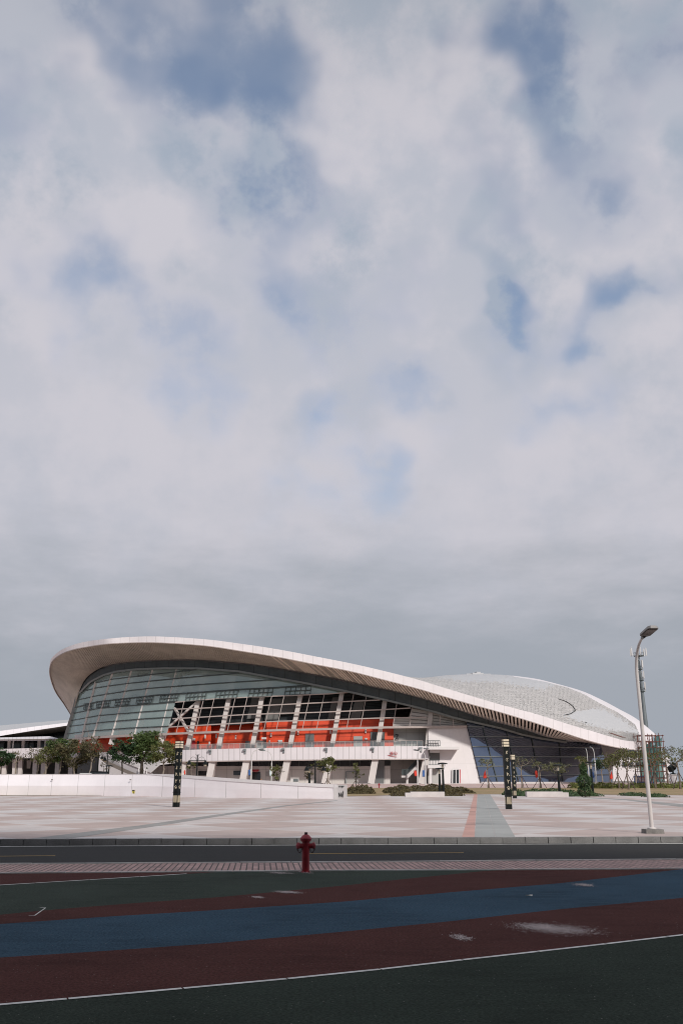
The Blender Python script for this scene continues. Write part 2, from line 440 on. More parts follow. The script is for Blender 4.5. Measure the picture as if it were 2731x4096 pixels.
    def build(s, name, mats, parent=None, smooth=False, local=False, fix=True):
        if not isinstance(mats, (list, tuple)): mats = [mats]
        o0 = parent_loc(parent) if (parent is not None and not local) else Vector((0, 0, 0))
        me = bpy.data.meshes.new(name)
        me.from_pydata([tuple(p - o0) for p in s.v], [], s.f)
        for m_ in mats: me.materials.append(m_)
        for p, mi in zip(me.polygons, s.m): p.material_index = mi; p.use_smooth = smooth
        if any(u for u in s.uv):
            L = me.uv_layers.new(name='UVMap')
            for p, u in zip(me.polygons, s.uv):
                if u:
                    for li, q in zip(p.loop_indices, u): L.data[li].uv = q
        me.validate(); me.update()
        ob = bpy.data.objects.new(name, me); col.objects.link(ob)
        if parent is not None: ob.parent = parent
        return ob
def parent_loc(p):
    v = Vector(p.location)
    if p.parent is not None: v = v + parent_loc(p.parent)
    return v
def tag(o, label=None, cat=None, group=None, kind=None):
    if label: o['label'] = label
    if cat: o['category'] = cat
    if group: o['group'] = group
    if kind: o['kind'] = kind
    return o
def thing(name, loc, label, cat, group=None, rz=0):
    o = bpy.data.objects.new(name, None); o.location = loc; o.rotation_euler = (0, 0, rz); o.empty_display_size = .3
    col.objects.link(o); return tag(o, label, cat, group)
def copy_tree(o, parent=None):
    c = o.copy(); col.objects.link(c)
    if parent is not None: c.parent = parent
    for ch in list(o.children): copy_tree(ch, c)
    return c

# ------------------------------------------------------------------ camera, sky, sun
cam = bpy.data.cameras.new('camera'); co = bpy.data.objects.new('camera', cam); col.objects.link(co)
co.location = (0, 0, CZ); co.rotation_euler = (R(90) + PITCH, 0, 0)
cam.sensor_fit = 'VERTICAL'; cam.sensor_height = 36; cam.sensor_width = 24; cam.lens = FPX / 4096 * 36; cam.clip_end = 4000
sc.camera = co
sc.view_settings.view_transform = 'Standard'; sc.view_settings.look = 'None'; sc.view_settings.exposure = 0; sc.view_settings.gamma = 1
sc.cycles.filter_width = 1.05

SUN_AZ, SUN_EL = R(30), R(34)
sdir = Vector((math.sin(SUN_AZ) * math.cos(SUN_EL), -math.cos(SUN_AZ) * math.cos(SUN_EL), math.sin(SUN_EL)))
sl = bpy.data.lights.new('sun', 'SUN'); sl.energy = 2.7; sl.angle = R(4); sl.color = (1, .95, .89)
so = bpy.data.objects.new('sun', sl); col.objects.link(so); so.rotation_euler = (-sdir).to_track_quat('-Z', 'Y').to_euler()
so.location = sdir * 400

w = bpy.data.worlds.new('World'); sc.world = w; w.use_nodes = True; nt = w.node_tree; nt.nodes.clear()
out = N(nt, 'ShaderNodeOutputWorld')
sky = N(nt, 'ShaderNodeTexSky'); sky.sky_type = 'NISHITA'; sky.sun_disc = False
sky.sun_elevation = SUN_EL; sky.sun_rotation = math.atan2(sdir.x, sdir.y); sky.dust_density = .6; sky.ozone_density = 2.0
bsky = N(nt, 'ShaderNodeBackground'); bsky.inputs[1].default_value = .15
hs = N(nt, 'ShaderNodeHueSaturation'); hs.inputs['Saturation'].default_value = .88; hs.inputs['Value'].default_value = 1.0
nt.links.new(sky.outputs[0], hs.inputs['Color']); nt.links.new(hs.outputs[0], bsky.inputs[0])
tc = N(nt, 'ShaderNodeTexCoord'); dirv = tc.outputs['Generated']
sep = N(nt, 'ShaderNodeSeparateXYZ'); nt.links.new(dirv, sep.inputs[0])
den = math_(nt, 'ADD', math_(nt, 'MAXIMUM', sep.outputs[2], 0.0), .32)
cmb = N(nt, 'ShaderNodeCombineXYZ')
nt.links.new(math_(nt, 'DIVIDE', sep.outputs[0], den), cmb.inputs[0]); nt.links.new(math_(nt, 'DIVIDE', sep.outputs[1], den), cmb.inputs[1])
plane = cmb.outputs[0]
dn = N(nt, 'ShaderNodeTexNoise'); dn.inputs['Scale'].default_value = 7; dn.inputs['Detail'].default_value = 3.5; dn.inputs['Roughness'].default_value = .5
nt.links.new(dirv, dn.inputs['Vector'])
sub = N(nt, 'ShaderNodeVectorMath', operation='SUBTRACT'); nt.links.new(dn.outputs[1], sub.inputs[0]); sub.inputs[1].default_value = (.5, .5, .5)
mad = N(nt, 'ShaderNodeVectorMath', operation='MULTIPLY_ADD'); nt.links.new(sub.outputs[0], mad.inputs[0]); mad.inputs[1].default_value = (.27, .27, .27); nt.links.new(dirv, mad.inputs[2])
dd = mad.outputs[0]
HOLES = [(370, 70, 120, .9), (450, 30, 110, .7), (320, 110, 80, .5), (600, 100, 100, .9), (625, 220, 95, 1.1), (590, 290, 80, .7), (490, 320, 105, .95),
         (540, 400, 100, .85), (470, 250, 70, .4), (640, 470, 95, .5), (700, 530, 75, .3), (1180, 90, 85, .7), (1240, 160, 95, .85), (1270, 205, 75, .5),
         (1510, 40, 110, .75), (1330, 310, 110, .5), (1420, 330, 85, .45), (1120, 710, 80, 1.2), (1160, 690, 55, .9), (1190, 800, 65, .5), (1090, 450, 75, .4),
         (1430, 640, 75, .75), (1490, 630, 55, .6), (1370, 800, 55, .75), (1300, 760, 75, .3), (200, 690, 85, .55), (400, 760, 95, .45), (640, 690, 75, .65),
         (800, 740, 110, .45), (960, 930, 75, .6), (830, 1040, 85, .6), (640, 1120, 65, .35), (1200, 900, 65, .3), (20, 270, 95, .5), (90, 200, 75, .35),
         (150, 600, 85, .35), (520, 520, 85, .4), (1300, 940, 65, .3)]
acc = None
for x, y, r_, a_ in HOLES:
    if y < 450 and x < 800: a_ *= .72
    d0 = ray(x * 1.7417, y * 1.7417).normalized()
    dist = N(nt, 'ShaderNodeVectorMath', operation='DISTANCE'); nt.links.new(dd, dist.inputs[0]); dist.inputs[1].default_value = d0
    rad = r_ * 1.7417 / FPX * 1.75
    g = rng(nt, dist.outputs['Value'], 0, rad, a_ * .85, 0)
    acc = g if acc is None else math_(nt, 'ADD', acc, g)
n1 = noise(nt, dirv, 11, 6, .58); n2 = noise(nt, dirv, 4.2, 4, .5)
stv = N(nt, 'ShaderNodeVectorMath', operation='MULTIPLY'); nt.links.new(dirv, stv.inputs[0]); stv.inputs[1].default_value = (1, 1, 3.2)
n3 = noise(nt, stv.outputs[0], 5.5, 6, .58)
up = rng(nt, sep.outputs[2], .22, .62)
hole = math_(nt, 'MULTIPLY', acc, rng(nt, n1, .37, .61, .1, 1.3))
hole = math_(nt, 'SUBTRACT', 1.0, math_(nt, 'POWER', 2.718, math_(nt, 'MULTIPLY', hole, -1.1)))
veil = math_(nt, 'MULTIPLY', rng(nt, math_(nt, 'ADD', math_(nt, 'MULTIPLY', n1, .62), math_(nt, 'MULTIPLY', n2, .38)), .59, .41), math_(nt, 'MULTIPLY_ADD', up, .75, .25))
puff = None
PUFFS = [(60, 70, 150), (230, 60, 90), (500, 170, 100), (850, 200, 190), (960, 330, 190), (900, 440, 150), (780, 260, 120), (1390, 470, 190), (1500, 220, 120), (1380, 130, 90), (240, 280, 130), (220, 420, 130), (380, 600, 170), (560, 640, 150),
         (60, 560, 110), (330, 470, 110), (900, 660, 130), (1000, 560, 110), (480, 720, 130), (720, 850, 190), (250, 860, 220), (1000, 800, 150), (1250, 880, 160), (1480, 800, 110), (1250, 420, 100), (450, 1000, 260), (1050, 1050, 220), (60, 900, 150)]
for x, y, r_ in PUFFS:
    d0 = ray(x * 1.7417, y * 1.7417).normalized()
    dist = N(nt, 'ShaderNodeVectorMath', operation='DISTANCE'); nt.links.new(dd, dist.inputs[0]); dist.inputs[1].default_value = d0
    g = rng(nt, dist.outputs['Value'], 0, r_ * 1.7417 / FPX * 1.35, 1.0, 0)
    puff = g if puff is None else math_(nt, 'ADD', puff, g)
puff = math_(nt, 'MINIMUM', math_(nt, 'MULTIPLY', puff, 1.3), 1.0)
veil = math_(nt, 'MULTIPLY_ADD', veil, .85, .12)
veil = math_(nt, 'MULTIPLY', veil, math_(nt, 'MULTIPLY_ADD', puff, -.48, 1.0))
veil = math_(nt, 'MAXIMUM', veil, math_(nt, 'MINIMUM', math_(nt, 'MULTIPLY', acc, .9), .85))
hz = rng(nt, math_(nt, 'ADD', sep.outputs[2], math_(nt, 'MULTIPLY', math_(nt, 'SUBTRACT', n3, .5), .26)), .10, .31)
hz2 = rng(nt, sep.outputs[2], .6, .9)
cl = mixc(nt, veil, (.615, .597, .648), (.36, .42, .51))
cl = mixc(nt, math_(nt, 'MULTIPLY', hz2, .8), cl, (.34, .35, .39))
cl = mixc(nt, hz, (.36, .39, .44), cl)
hole = math_(nt, 'MULTIPLY', hole, rng(nt, sep.outputs[2], .16, .4))
bcl = N(nt, 'ShaderNodeBackground'); nt.links.new(cl, bcl.inputs[0]); bcl.inputs[1].default_value = 1.0
mxs = N(nt, 'ShaderNodeMixShader'); nt.links.new(hole, mxs.inputs[0]); nt.links.new(bcl.outputs[0], mxs.inputs[1]); nt.links.new(bsky.outputs[0], mxs.inputs[2])
nt.links.new(mxs.outputs[0], out.inputs[0])

# ------------------------------------------------------------------ ground
KT = [(0, 3359), (1365, 3352.5), (2731, 3349)]; KB = [(0, 3382.5), (1365, 3376.5), (2731, 3370.6)]
RN = [(0, 3457), (1365, 3449.6), (2731, 3438.5)]; S = [(0, 3494), (1365, 3484), (2731, 3476)]
A = [(0, 3541), (420, 3516), (805, 3492), (1000, 3480)]
B = [(-400, 3688), (0, 3659), (191, 3640), (557, 3611), (870, 3589), (1365, 3543), (1626, 3515), (1905, 3487), (2100, 3468)]
C = [(0, 3696), (435, 3666), (870, 3640), (1365, 3607), (1800, 3569), (2236, 3533), (2731, 3476)]
Dd = [(0, 3830), (435, 3802.6), (870, 3772), (1365, 3727), (1800, 3685), (2236, 3637), (2731, 3591)]
E = [(0, 4020), (366, 3988), (870, 3942), (1365, 3896), (1931, 3831), (2323, 3788), (2731, 3740)]
XS = list(range(-2400, 5201, 80))
def gl(line, x, z=0.0): return G(x, lin(line, x), z)
def gmax(line, x): return max(lin(line, x), lin(S, x))
def track(name, lo, hi, mat):
    m = MB(); rows = [[], []]
    for x in XS:
        rows[0].append(G(x, hi(x))); rows[1].append(G(x, lo(x)))
    m.grid(rows); return tag(m.build(name, mat), kind='structure')
yS = lambda x: lin(S, x)
yA = lambda x: max(lin(A, x), yS(x)); yB = lambda x: max(lin(B, x), yA(x)); yC = lambda x: max(lin(C, x), yB(x))
yD = lambda x: max(lin(Dd, x), yC(x)); yE = lambda x: max(lin(E, x), yD(x))
def zone(name, top, bot, mat):
    m = MB()
    m.grid([[G(x, bot(x)) for x in XS], [G(x, top(x)) for x in XS]])
    return tag(m.build(name, mat), kind='structure')
zone('maroon_rubber_path', yS, yA, M['rubmaroon'])
zone('green_rubber_path', yA, yB, M['rubgreenlifted'])
zone('maroon_rubber_path', yB, yC, M['rubmaroon'])
zone('blue_rubber_path', yC, yD, M['rubblue'])
zone('maroon_rubber_path', yD, yE, M['rubmaroon'])
m = MB(); top = [G(x, yE(x)) for x in XS]
m.grid([[Vector((p.x, -12, 0)) for p in top], top]); tag(m.build('green_rubber_path', M['rubgreen']), kind='structure')

def stripe(name, pts, width, mat, z=.004, gap=None, seg=None):             # painted line on the ground through world points
    m = MB()
    for a, b in zip(pts, pts[1:]):
        d_ = (b - a); L = d_.length; d_ = d_ / L; n_ = Vector((-d_.y, d_.x, 0)) * width / 2
        k = max(1, int(L / seg)) if seg else 1
        for i in range(k):
            p = a + d_ * (L * i / k + (gap or 0) / 2); q = a + d_ * (L * (i + 1) / k - (gap or 0) / 2)
            p = Vector((p.x, p.y, z)); q = Vector((q.x, q.y, z))
            m.add([p - n_, q - n_, q + n_, p + n_], [[0, 1, 2, 3]])
    return tag(m.build(name, mat), kind='structure')
def resample(pts, L):
    out_ = [pts[0]]; need = L
    for a, b in zip(pts, pts[1:]):
        d_ = (b - a).length; pos = 0
        while pos + need <= d_: pos += need; out_.append(a.lerp(b, pos / d_)); need = L
        need -= d_ - pos
    return out_
stripe('track_line', resample([G(x, lin(E, x)) for x in range(-800, 3700, 50)], .92), .055, M['linewhite'], gap=.014)
stripe('track_line', resample([G(x, lin(A, x)) for x in range(-600, 806, 50)], .92), .055, M['linewhite'], gap=.014)
# arrow-like mark on the left
stripe('track_mark', [G(116, 3664), G(140, 3663), G(184, 3632), G(160, 3630.5)], .016, M['linewhite'])

# brick strip with its two thin kerbs, road, kerb, plaza
m = MB(); m.grid([[gl(S, x) for x in XS], [gl(RN, x) for x in XS]]); tag(m.build('brick_pavement', M['paver']), kind='structure')
def edging(name, line, wid, hgt, lift=0.0, mat=None, seg=1.0):
    m = MB(); pts = [gl(line, x) for x in (-1600, 1365, 4300)]
    rnd = random.Random(3)
    for a, b in zip(pts, pts[1:]):
        d_ = b - a; L = d_.length; k = int(L / seg); rz = math.atan2(d_.y, d_.x)
        for i in range(k):
            p = a + d_ * ((i + .5) / k)
            m.box((p.x, p.y, hgt / 2 - .05 + lift + rnd.uniform(-.003, .003)), (L / k - .012, wid, hgt + .1), rz)
    return tag(m.build(name, mat), kind='structure')
edging('thin_kerb', S, .05, .02, mat=M['linewhite'])
edging('thin_kerb', RN, .06, .02, mat=M['linewhite'])
m = MB(); m.grid([[gl(RN, x, -.004) for x in XS], [gl(KB, x, -.004) + Vector((0, .1, 0)) for x in XS]]); tag(m.build('road', M['asphalt']), kind='structure')
ew = [(0, 3385.5), (1365, 3379.3), (2731, 3374)]
stripe('road_line', [gl(ew, x) for x in (-1600, 0, 1365, 2731, 4300)], .14, M['linewhite'], z=.0)
yl = [(0, 3424.5), (222, 3422.5), (1262, 3414.2), (1853, 3410.7)]
for a, b in ((-900, -420), (-60, 222), (1215, 1853), (2950, 3500)):
    stripe('road_line', [gl(yl, a), gl(yl, b)], .075, M['lineyellow'], z=.0)
# kerb of separate stones
m = MB(); rnd = random.Random(5)
pts = [gl(KB, x, 0) for x in (-1600, 0, 1365, 2731, 4300)]
for a, b in zip(pts, pts[1:]):
    d_ = b - a; L = d_.length; k = int(round(L / .62)); rz = math.atan2(d_.y, d_.x)
    nrm = Vector((-d_.y, d_.x, 0)).normalized()
    for i in range(k):
        p = a + d_ * ((i + .5) / k) + nrm * (.11 + rnd.uniform(-.006, .006))
        m.box((p.x, p.y, .02 + rnd.uniform(-.004, .004)), (L / k - rnd.choice((.012, .016, .022)), .2, .27), rz + rnd.uniform(-.004, .004), taper=1)
tag(m.build('kerb', M['kerbstone']), kind='structure')
ZP = .15
def kerbY(x):                                                              # Y of the kerb's back edge at world x
    a, b = gl(KB, 0, 0), gl(KB, 2731, 0)
    return a.y + (b.y - a.y) * (x - a.x) / (b.x - a.x) + .2
EDGE = [(-200, 98), (-30, 96), (0, 90), (4, 96), (9, 102), (14, 105.5), (22, 105), (32, 101), (40, 98), (200, 96)]   # far edge of the plaza
wx = [-160, -100, -60, -40, -30, -20, -12, -6, 0, 2, 4, 6, 9, 12, 16, 20, 24, 28, 32, 38, 46, 60, 100, 160]
m = MB(); rows = []
for k in range(9):
    rows.append([Vector((x, kerbY(x) + (lin(EDGE, x) - kerbY(x)) * k / 8, ZP)) for x in wx])
m.grid(rows); tag(m.build('plaza', M['plaza']), kind='structure')
def terrain(x, y):
    b = .15 + sm(104, 128, y) * .5 + sm(128, 142, y) * .5
    k = sm(-12, -24, x) * sm(99, 106, y)
    return b + (1.2 - b) * k
def sheet(name, front, back, mat, n=12, dz=0.0):
    m = MB(); rows = []
    for k in range(n + 1):
        rows.append([Vector((x, front(x) + (back(x) - front(x)) * k / n, 0)) for x in wx])
    for r_ in rows:
        for p in r_: p.z = terrain(p.x, p.y) + dz
    m.grid(rows); return tag(m.build(name, mat, smooth=True), kind='structure')
sheet('lawn', lambda x: lin(EDGE, x), lambda x: 128, M['lawn'], 12, .02)
sheet('paved_apron', lambda x: 128, lambda x: 215, M['apron'], 24, .02)
m = MB(); m.grid([[Vector((-2500, -600, -.12)), Vector((2500, -600, -.12))], [Vector((-2500, 3000, -.12)), Vector((2500, 3000, -.12))]])
tag(m.build('ground', M['farground']), kind='structure')
# stripes inlaid in the plaza
def inlay(name, pix, mat, z=ZP + .004, uvl=False):
    m = MB(); ps = [G(px, py, ZP) for px, py in pix]
    n = len(ps) // 2
    l = [Vector((p.x, p.y, z)) for p in ps[:n]]; r_ = [Vector((p.x, p.y, z)) for p in ps[n:]]
    rows = list(zip(l, r_)); m.grid([list(q) for q in rows], flip=True)
    return tag(m.build(name, mat), kind='structure')
inlay('grey_paving_strip', [(96, 3358), (560, 3302), (870, 3258), (1132, 3222.5), (1345, 3201.5), (260, 3357), (640, 3303), (910, 3260), (1150, 3224.5), (1352, 3203)], M['greystone'])
inlay('grey_paving_strip', [(2330, 3189), (2500, 3196.5), (2731, 3217), (3100, 3250), (2330, 3191.5), (2500, 3201), (2731, 3229), (3100, 3268)], M['greystone'])
inlay('grey_paving_path', [(1898, 3350.5), (1904, 3250), (1909, 3178), (1980, 3350), (1955, 3250), (1934, 3178)], M['pathgrey'])
inlay('grey_paving_path', [(1981.5, 3350), (1956, 3250), (1934.6, 3178), (2060, 3349.5), (2003, 3250), (1959, 3178)], M['pathgrey'])
inlay('pink_paving_path', [(1846, 3351), (1876, 3250), (1895, 3177), (1896, 3350.5), (1902.5, 3250), (1908, 3178)], M['pathpink'])
for y, x0, x1 in ((3224.5, 1872, 1910), (3246, 1872, 1901), (3300, 1859, 1900)):
    stripe('paving_gap', [G(x0, y, ZP), G(x1, y, ZP)], .12, M['darkgap'], z=ZP + .008)
# dust smears and leaf litter on the rubber
m = MB(); rnd = random.Random(11)
for cx, cy, sx, sy, n in ((2230, 3718, 75, 9, 3200), (2150, 3708, 40, 5, 1500), (1150, 3570, 22, 2.0, 1400), (1030, 3590, 12, 1.5, 500), (2335, 3541, 20, 2.5, 900), (1845, 3752, 20, 5, 600), (1220, 3490, 14, 2, 400), (1120, 3493, 22, 1.6, 700)):
    for _ in range(n):
        a = rnd.gauss(0, 1); p = G(cx + a * sx, cy + a * sy * .55 + rnd.gauss(0, 1) * sy, 0); r_ = rnd.uniform(.003, .011)
        q = rnd.uniform(0, 6.28); zz = .002 + .008 * rnd.random(); v = [Vector((p.x + math.cos(q + k * 1.57) * r_ * rnd.uniform(.5, 1.2), p.y + math.sin(q + k * 1.57) * r_, zz)) for k in range(4)]
        m.add(v, [[0, 1, 2, 3]])
tag(m.build('dust', M['dust']), 'pale dust scattered in smears on the rubber paths', 'dust', kind='stuff')
p = G(2116, 3584, 0)
m = MB(); m.slab([p + Vector((math.cos(q) * .05 * (1 + .3 * math.sin(3 * q)), math.sin(q) * .035, .012 + .006 * math.sin(2 * q))) for q in [k * .628 for k in range(10)]], (0, 0, -.006))
tag(m.build('paper_scrap', M['linewhite']), 'small white paper scrap lying on the blue rubber path', 'litter')

# ------------------------------------------------------------------ ARENA
st = thing('arena', (0, 142, 1.15), 'large white arena with swooping roof, green glass front and red recessed wall', 'arena')
RIM = [  # fascia bottom px,py,Y   fascia top px,py,Y   soffit inner px,py[,Y]   roof ridge px,py,Y
 ((286, 2861, 188), (283, 2857, 189), (290, 2852), (300, 2850, 205)), ((257, 2815, 183), (253, 2812, 184), (300, 2828), (320, 2810, 200)),
 ((223, 2765, 176), (219, 2763, 177), (309, 2800), (340, 2770, 196)), ((202, 2704, 168), (199, 2703, 169), (318, 2774), (345, 2720, 190)),
 ((202, 2665, 163), (200, 2658, 164), (328, 2748), (355, 2690, 188)), ((215, 2639, 159), (209, 2632, 159.5), (338, 2728), (372, 2665, 186)),
 ((250, 2614, 154), (246, 2600, 154.2), (358, 2705), (400, 2642, 184)), ((296, 2597, 150), (296, 2579, 150), (395, 2680), (430, 2627, 182)),
 ((353, 2586, 147), (353, 2565, 147), (455, 2660), (480, 2614, 180)), ((430, 2575, 143), (430, 2555, 143), (560, 2648), (540, 2607, 178)),
 ((525, 2570, 142), (525, 2547.5, 142), (670, 2643), (620, 2602, 176)), ((640, 2570, 140.3), (640, 2546, 140.3), (780, 2642), (720, 2604, 175)),
 ((819, 2582, 139.2), (819, 2557, 139.2), (930, 2652), (880, 2620, 174)), ((957, 2602, 138.7), (957, 2574, 138.7), (1050, 2666), (1010, 2642, 174)),
 ((1110, 2627, 138.5), (1110, 2597, 138.5), (1190, 2689), (1150, 2667, 174)), ((1263, 2657, 138.5), (1263, 2626, 138.5), (1330, 2714), (1300, 2692, 174)),
 ((1400, 2684, 138.5), (1400, 2653, 138.5), (1458, 2743), (1430, 2706, 173)), ((1523, 2715, 138.5), (1523, 2681, 138.5), (1570, 2766), (1550, 2713, 173)),
 ((1657, 2750, 138.5), (1657, 2715, 138.5), (1695, 2798), (1680, 2712, 172)), ((1746, 2776, 138.5), (1746, 2742, 138.5), (1775, 2823), (1780, 2701.5, 172)),
 ((1858, 2809, 138.5), (1858, 2776, 138.5), (1878, 2857), (1880, 2697, 171)), ((2000, 2848, 138.7), (2000, 2818, 138.7), (2008, 2896), (2010, 2699.5, 170)),
 ((2121, 2885, 139.2), (2121, 2850, 139.2), (2118, 2927), (2130, 2713, 169)), ((2197, 2910, 139.6), (2197, 2873, 139.6), (2185, 2949), (2210, 2731, 168)),
 ((2302, 2946, 140.6), (2302, 2906, 140.6), (2255, 2962), (2320, 2762, 166)), ((2369, 2966, 142), (2369, 2925, 142), (2330, 2972), (2400, 2797, 164.5)),
 ((2437, 2983, 143), (2437, 2946, 143), (2400, 2983), (2470, 2834, 163)), ((2505, 2995, 146), (2505, 2963, 146), (2480, 2992, 163), (2545, 2876, 161)),
 ((2590, 3003, 152), (2590, 2969, 153), (2584, 3000, 161), (2626, 2942, 158))]
flat = []
for b_, t_, i_, r_ in RIM:
    P = [D(*b_), D(*t_), (F(i_[0], i_[1], -.4) if len(i_) == 2 else D(*i_)), D(*r_)]
    flat.append(tuple(c for p in P for c in p))
sp = [[Vector(f[k:k + 3]) for k in (0, 3, 6, 9)] for f in spline(flat, 20)]
rb, rt, ri, rr = ([q[k] for q in sp] for k in range(4))
# fascia with a real return at top and bottom
back = Vector((0, .7, 0))
m = MB(); m.grid([[p + back * .6 for p in rb], rb, rt, [p + back for p in rt]], flip=False)
m.build('fascia', M['fascia'], st, smooth=False)
m = MB(); m.sweep([p + Vector((0, -.02, -.05)) for p in rb], .12, .1); m.build('fascia_edge', M['mullionpale'], st)
# soffit with its slats
m = MB()
lift = Vector((0, 0, 1.1))
m.grid([[p + Vector((0, .1, .25)) for p in rb], [a.lerp(b, .12) + Vector((0, 0, .9)) for a, b in zip(rb, ri)], [a.lerp(b, .8) + Vector((0, 0, .9)) for a, b in zip(rb, ri)], [p + Vector((0, 0, .5)) for p in ri]], mi=0, flip=True)
acc_l = 0; nxt = .3; srnd = random.Random(70)
for k in range(len(rb) - 1):
    seg = (rb[k + 1] - rb[k]).length
    while nxt <= acc_l + seg:
        t = (nxt - acc_l) / seg
        a = rb[k].lerp(rb[k + 1], t); b = ri[k].lerp(ri[k + 1], t)
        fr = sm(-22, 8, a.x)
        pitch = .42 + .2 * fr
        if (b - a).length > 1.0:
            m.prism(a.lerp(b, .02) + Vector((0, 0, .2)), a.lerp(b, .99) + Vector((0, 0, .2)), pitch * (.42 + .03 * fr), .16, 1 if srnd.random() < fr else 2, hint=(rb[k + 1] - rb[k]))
        nxt += pitch
    acc_l += seg
m.build('soffit', [M['soffit'], M['slat'], M['slatshaded']], st)
# roof skin, dome shaped, with patches of smoother membrane
def proj(p):
    q = p - Vector((0, 0, CZ)); f_ = q.y * CT + q.z * ST; u_ = -q.y * ST + q.z * CT
    return 1365.5 + FPX * q.x / f_, 2048 - FPX * u_ / f_
def inside(x, y, poly):
    c = False; j = len(poly) - 1
    for i in range(len(poly)):
        xi, yi = poly[i]; xj, yj = poly[j]
        if (yi > y) != (yj > y) and x < (xj - xi) * (y - yi) / (yj - yi) + xi: c = not c
        j = i
    return c
SM1 = [(1700, 2705), (1891, 2690), (2083, 2700), (2178, 2718), (2250, 2735), (2200, 2745), (2165, 2757), (2100, 2746), (2000, 2729), (1900, 2725), (1850, 2724), (1780, 2714)]
SM2 = [(2285, 2848), (2330, 2842), (2400, 2832), (2480, 2872), (2550, 2922), (2562, 2934), (2480, 2926), (2400, 2911), (2330, 2893), (2280, 2872), (2258, 2863)]
TRI = [(2050, 2706), (2178, 2727), (2268, 2750), (2335, 2777), (2383, 2805), (2471, 2851), (2538, 2897), (2553, 2932), (2560, 2966), (2700, 2990), (2700, 2900), (2400, 2760), (2050, 2660)]
def rmat(c):
    x, y = proj(c); j = 6 * math.sin(x * .21) + 4 * math.sin(x * .53 + 1) + random.gauss(0, 9); y += random.gauss(0, 2.5)
    if inside(*proj(c), TRI): return 2
    if inside(x, y + j * .5, SM1) or inside(x + j, y, SM2): return 1
    return 0
rows = []
NR = 60
for k in range(NR + 1):
    t = k / NR; row = []
    for a, b in zip(rt, rr):
        a2 = a + back; L = (b - a2).length; dz = b.z - a2.z; B_ = max(0.6, dz - .115 * L)
        p = a2.lerp(b, t); p.z += B_ * t * (1 - t); row.append(p)
    rows.append(row)
for k in (1, 2, 3, 4):
    rows.append([p + Vector((0, 9 * k, -.45 * k * k - .2 * k)) for p in rr])
m = MB(); m.grid(rows, mfun=rmat)
M['rooftrim'] = plain('roof_trim_metal', (.76, .715, .725), .5, .04, .3)
roof = m.build('roof', [M['roofrough'], M['roofsmooth'], M['rooftrim']], st, smooth=True)
roofbvh = BVHTree.FromPolygons([tuple(v) for v in m.v], m.f)
def onroof(px, py):
    h = roofbvh.ray_cast(Vector((0, 0, CZ)), ray(px, py).normalized()); return h[0]
def z6(x, y): return 2200 + x / 2.953, 2700 + y / 2.953
for pts, w_, mt in (([(90, 285), (150, 303), (180, 315), (230, 345), (265, 375), (288, 405), (292, 424), (270, 440), (240, 460), (190, 473), (150, 478)], .30, 'black'),
                    ([(265, 420), (300, 429)], .2, 'black'), ([(5, 468), (60, 474)], .12, 'black'),
                    ([(690, 685), (740, 700), (790, 718), (840, 734), (885, 741)], .32, 'rust'), ([(405, 560), (432, 566)], .35, 'black')):
    q = [onroof(*z6(*p)) for p in pts]; q = [p + Vector((0, -.05, .05)) for p in q if p]
    if len(q) > 1:
        m = MB(); m.tube(q, [w_ * .12] + [w_ * .21] * (len(q) - 2) + [w_ * .1], 6)
        tag(m.build('roof_crack', M[mt], roof, local=False))
p = D(1905, 2697, 171); m = MB()
m.box(p + Vector((0, 0, 0)), (2.2, 1.6, .35), .2); m.box(p + Vector((.2, 0, .25)), (.9, .8, .35), .5); m.box(p + Vector((-1.5, -.6, -.1)), (1.2, .5, .25), .1); m.box(p + Vector((1.9, -.6, -.1)), (1.4, .5, .2), -.1)
m.build('roof_hatch', M['roofsmooth'], roof)

GT = [(319, 2773), (361, 2729), (414, 2701), (468, 2686), (544, 2677.5), (659, 2673), (800, 2674), (957, 2686), (1059, 2704), (1212, 2731), (1355, 2759), (1412, 2771),
      (1523, 2796), (1648, 2825), (1746, 2850), (1818, 2872), (2000, 2913), (2083, 2938), (2159, 2954), (2261, 2969)]
IN = [(318, 2772), (338, 2728), (364, 2700), (399, 2678), (445, 2663), (525, 2650), (621, 2644), (800, 2642), (819, 2645), (988, 2658), (1110, 2676), (1253, 2701), (1411, 2734),
      (1523, 2756), (1644, 2783), (1746, 2814), (1858, 2850), (1970, 2886), (2083, 2915), (2178, 2947), (2261, 2961)]
def xs(a, b, step=12):
    n = max(1, int((b - a) / step)); return [a + (b - a) * k / n for k in range(n + 1)]
def strip(top, bot, a, b, off=0.0, step=12, nr=3, offb=None, m=None):
    X = xs(a, b, step); m = m or MB(); rows = []
    for k in range(nr + 1):
        t = k / nr; o_ = off + ((offb if offb is not None else off) - off) * t
        rows.append([F(x, lin(bot, x) + (lin(top, x) - lin(bot, x)) * t, o_) for x in X])
    return m.grid(rows)
def band(px, off, w_, d_, name, mat, step=14, hint=(0, 1, 0)):
    pts = []
    for a, b in zip(px, px[1:]):
        n = max(1, int(abs(b[0] - a[0]) / step))
        for k in range(n): pts.append((a[0] + (b[0] - a[0]) * k / n, a[1] + (b[1] - a[1]) * k / n))
    pts.append(px[-1])
    m = MB(); m.sweep([F(x, y, off) for x, y in pts], w_, d_, hint=hint); return m.build(name, mat, st)
strip(IN, GT, 319, 2262, -.35, 8, 2).build('frieze', M['frieze'], st)
band([(x, lin(GT, x)) for x in xs(321, 2262, 16)], -.45, .3, .35, 'frieze_rail', M['rail'])

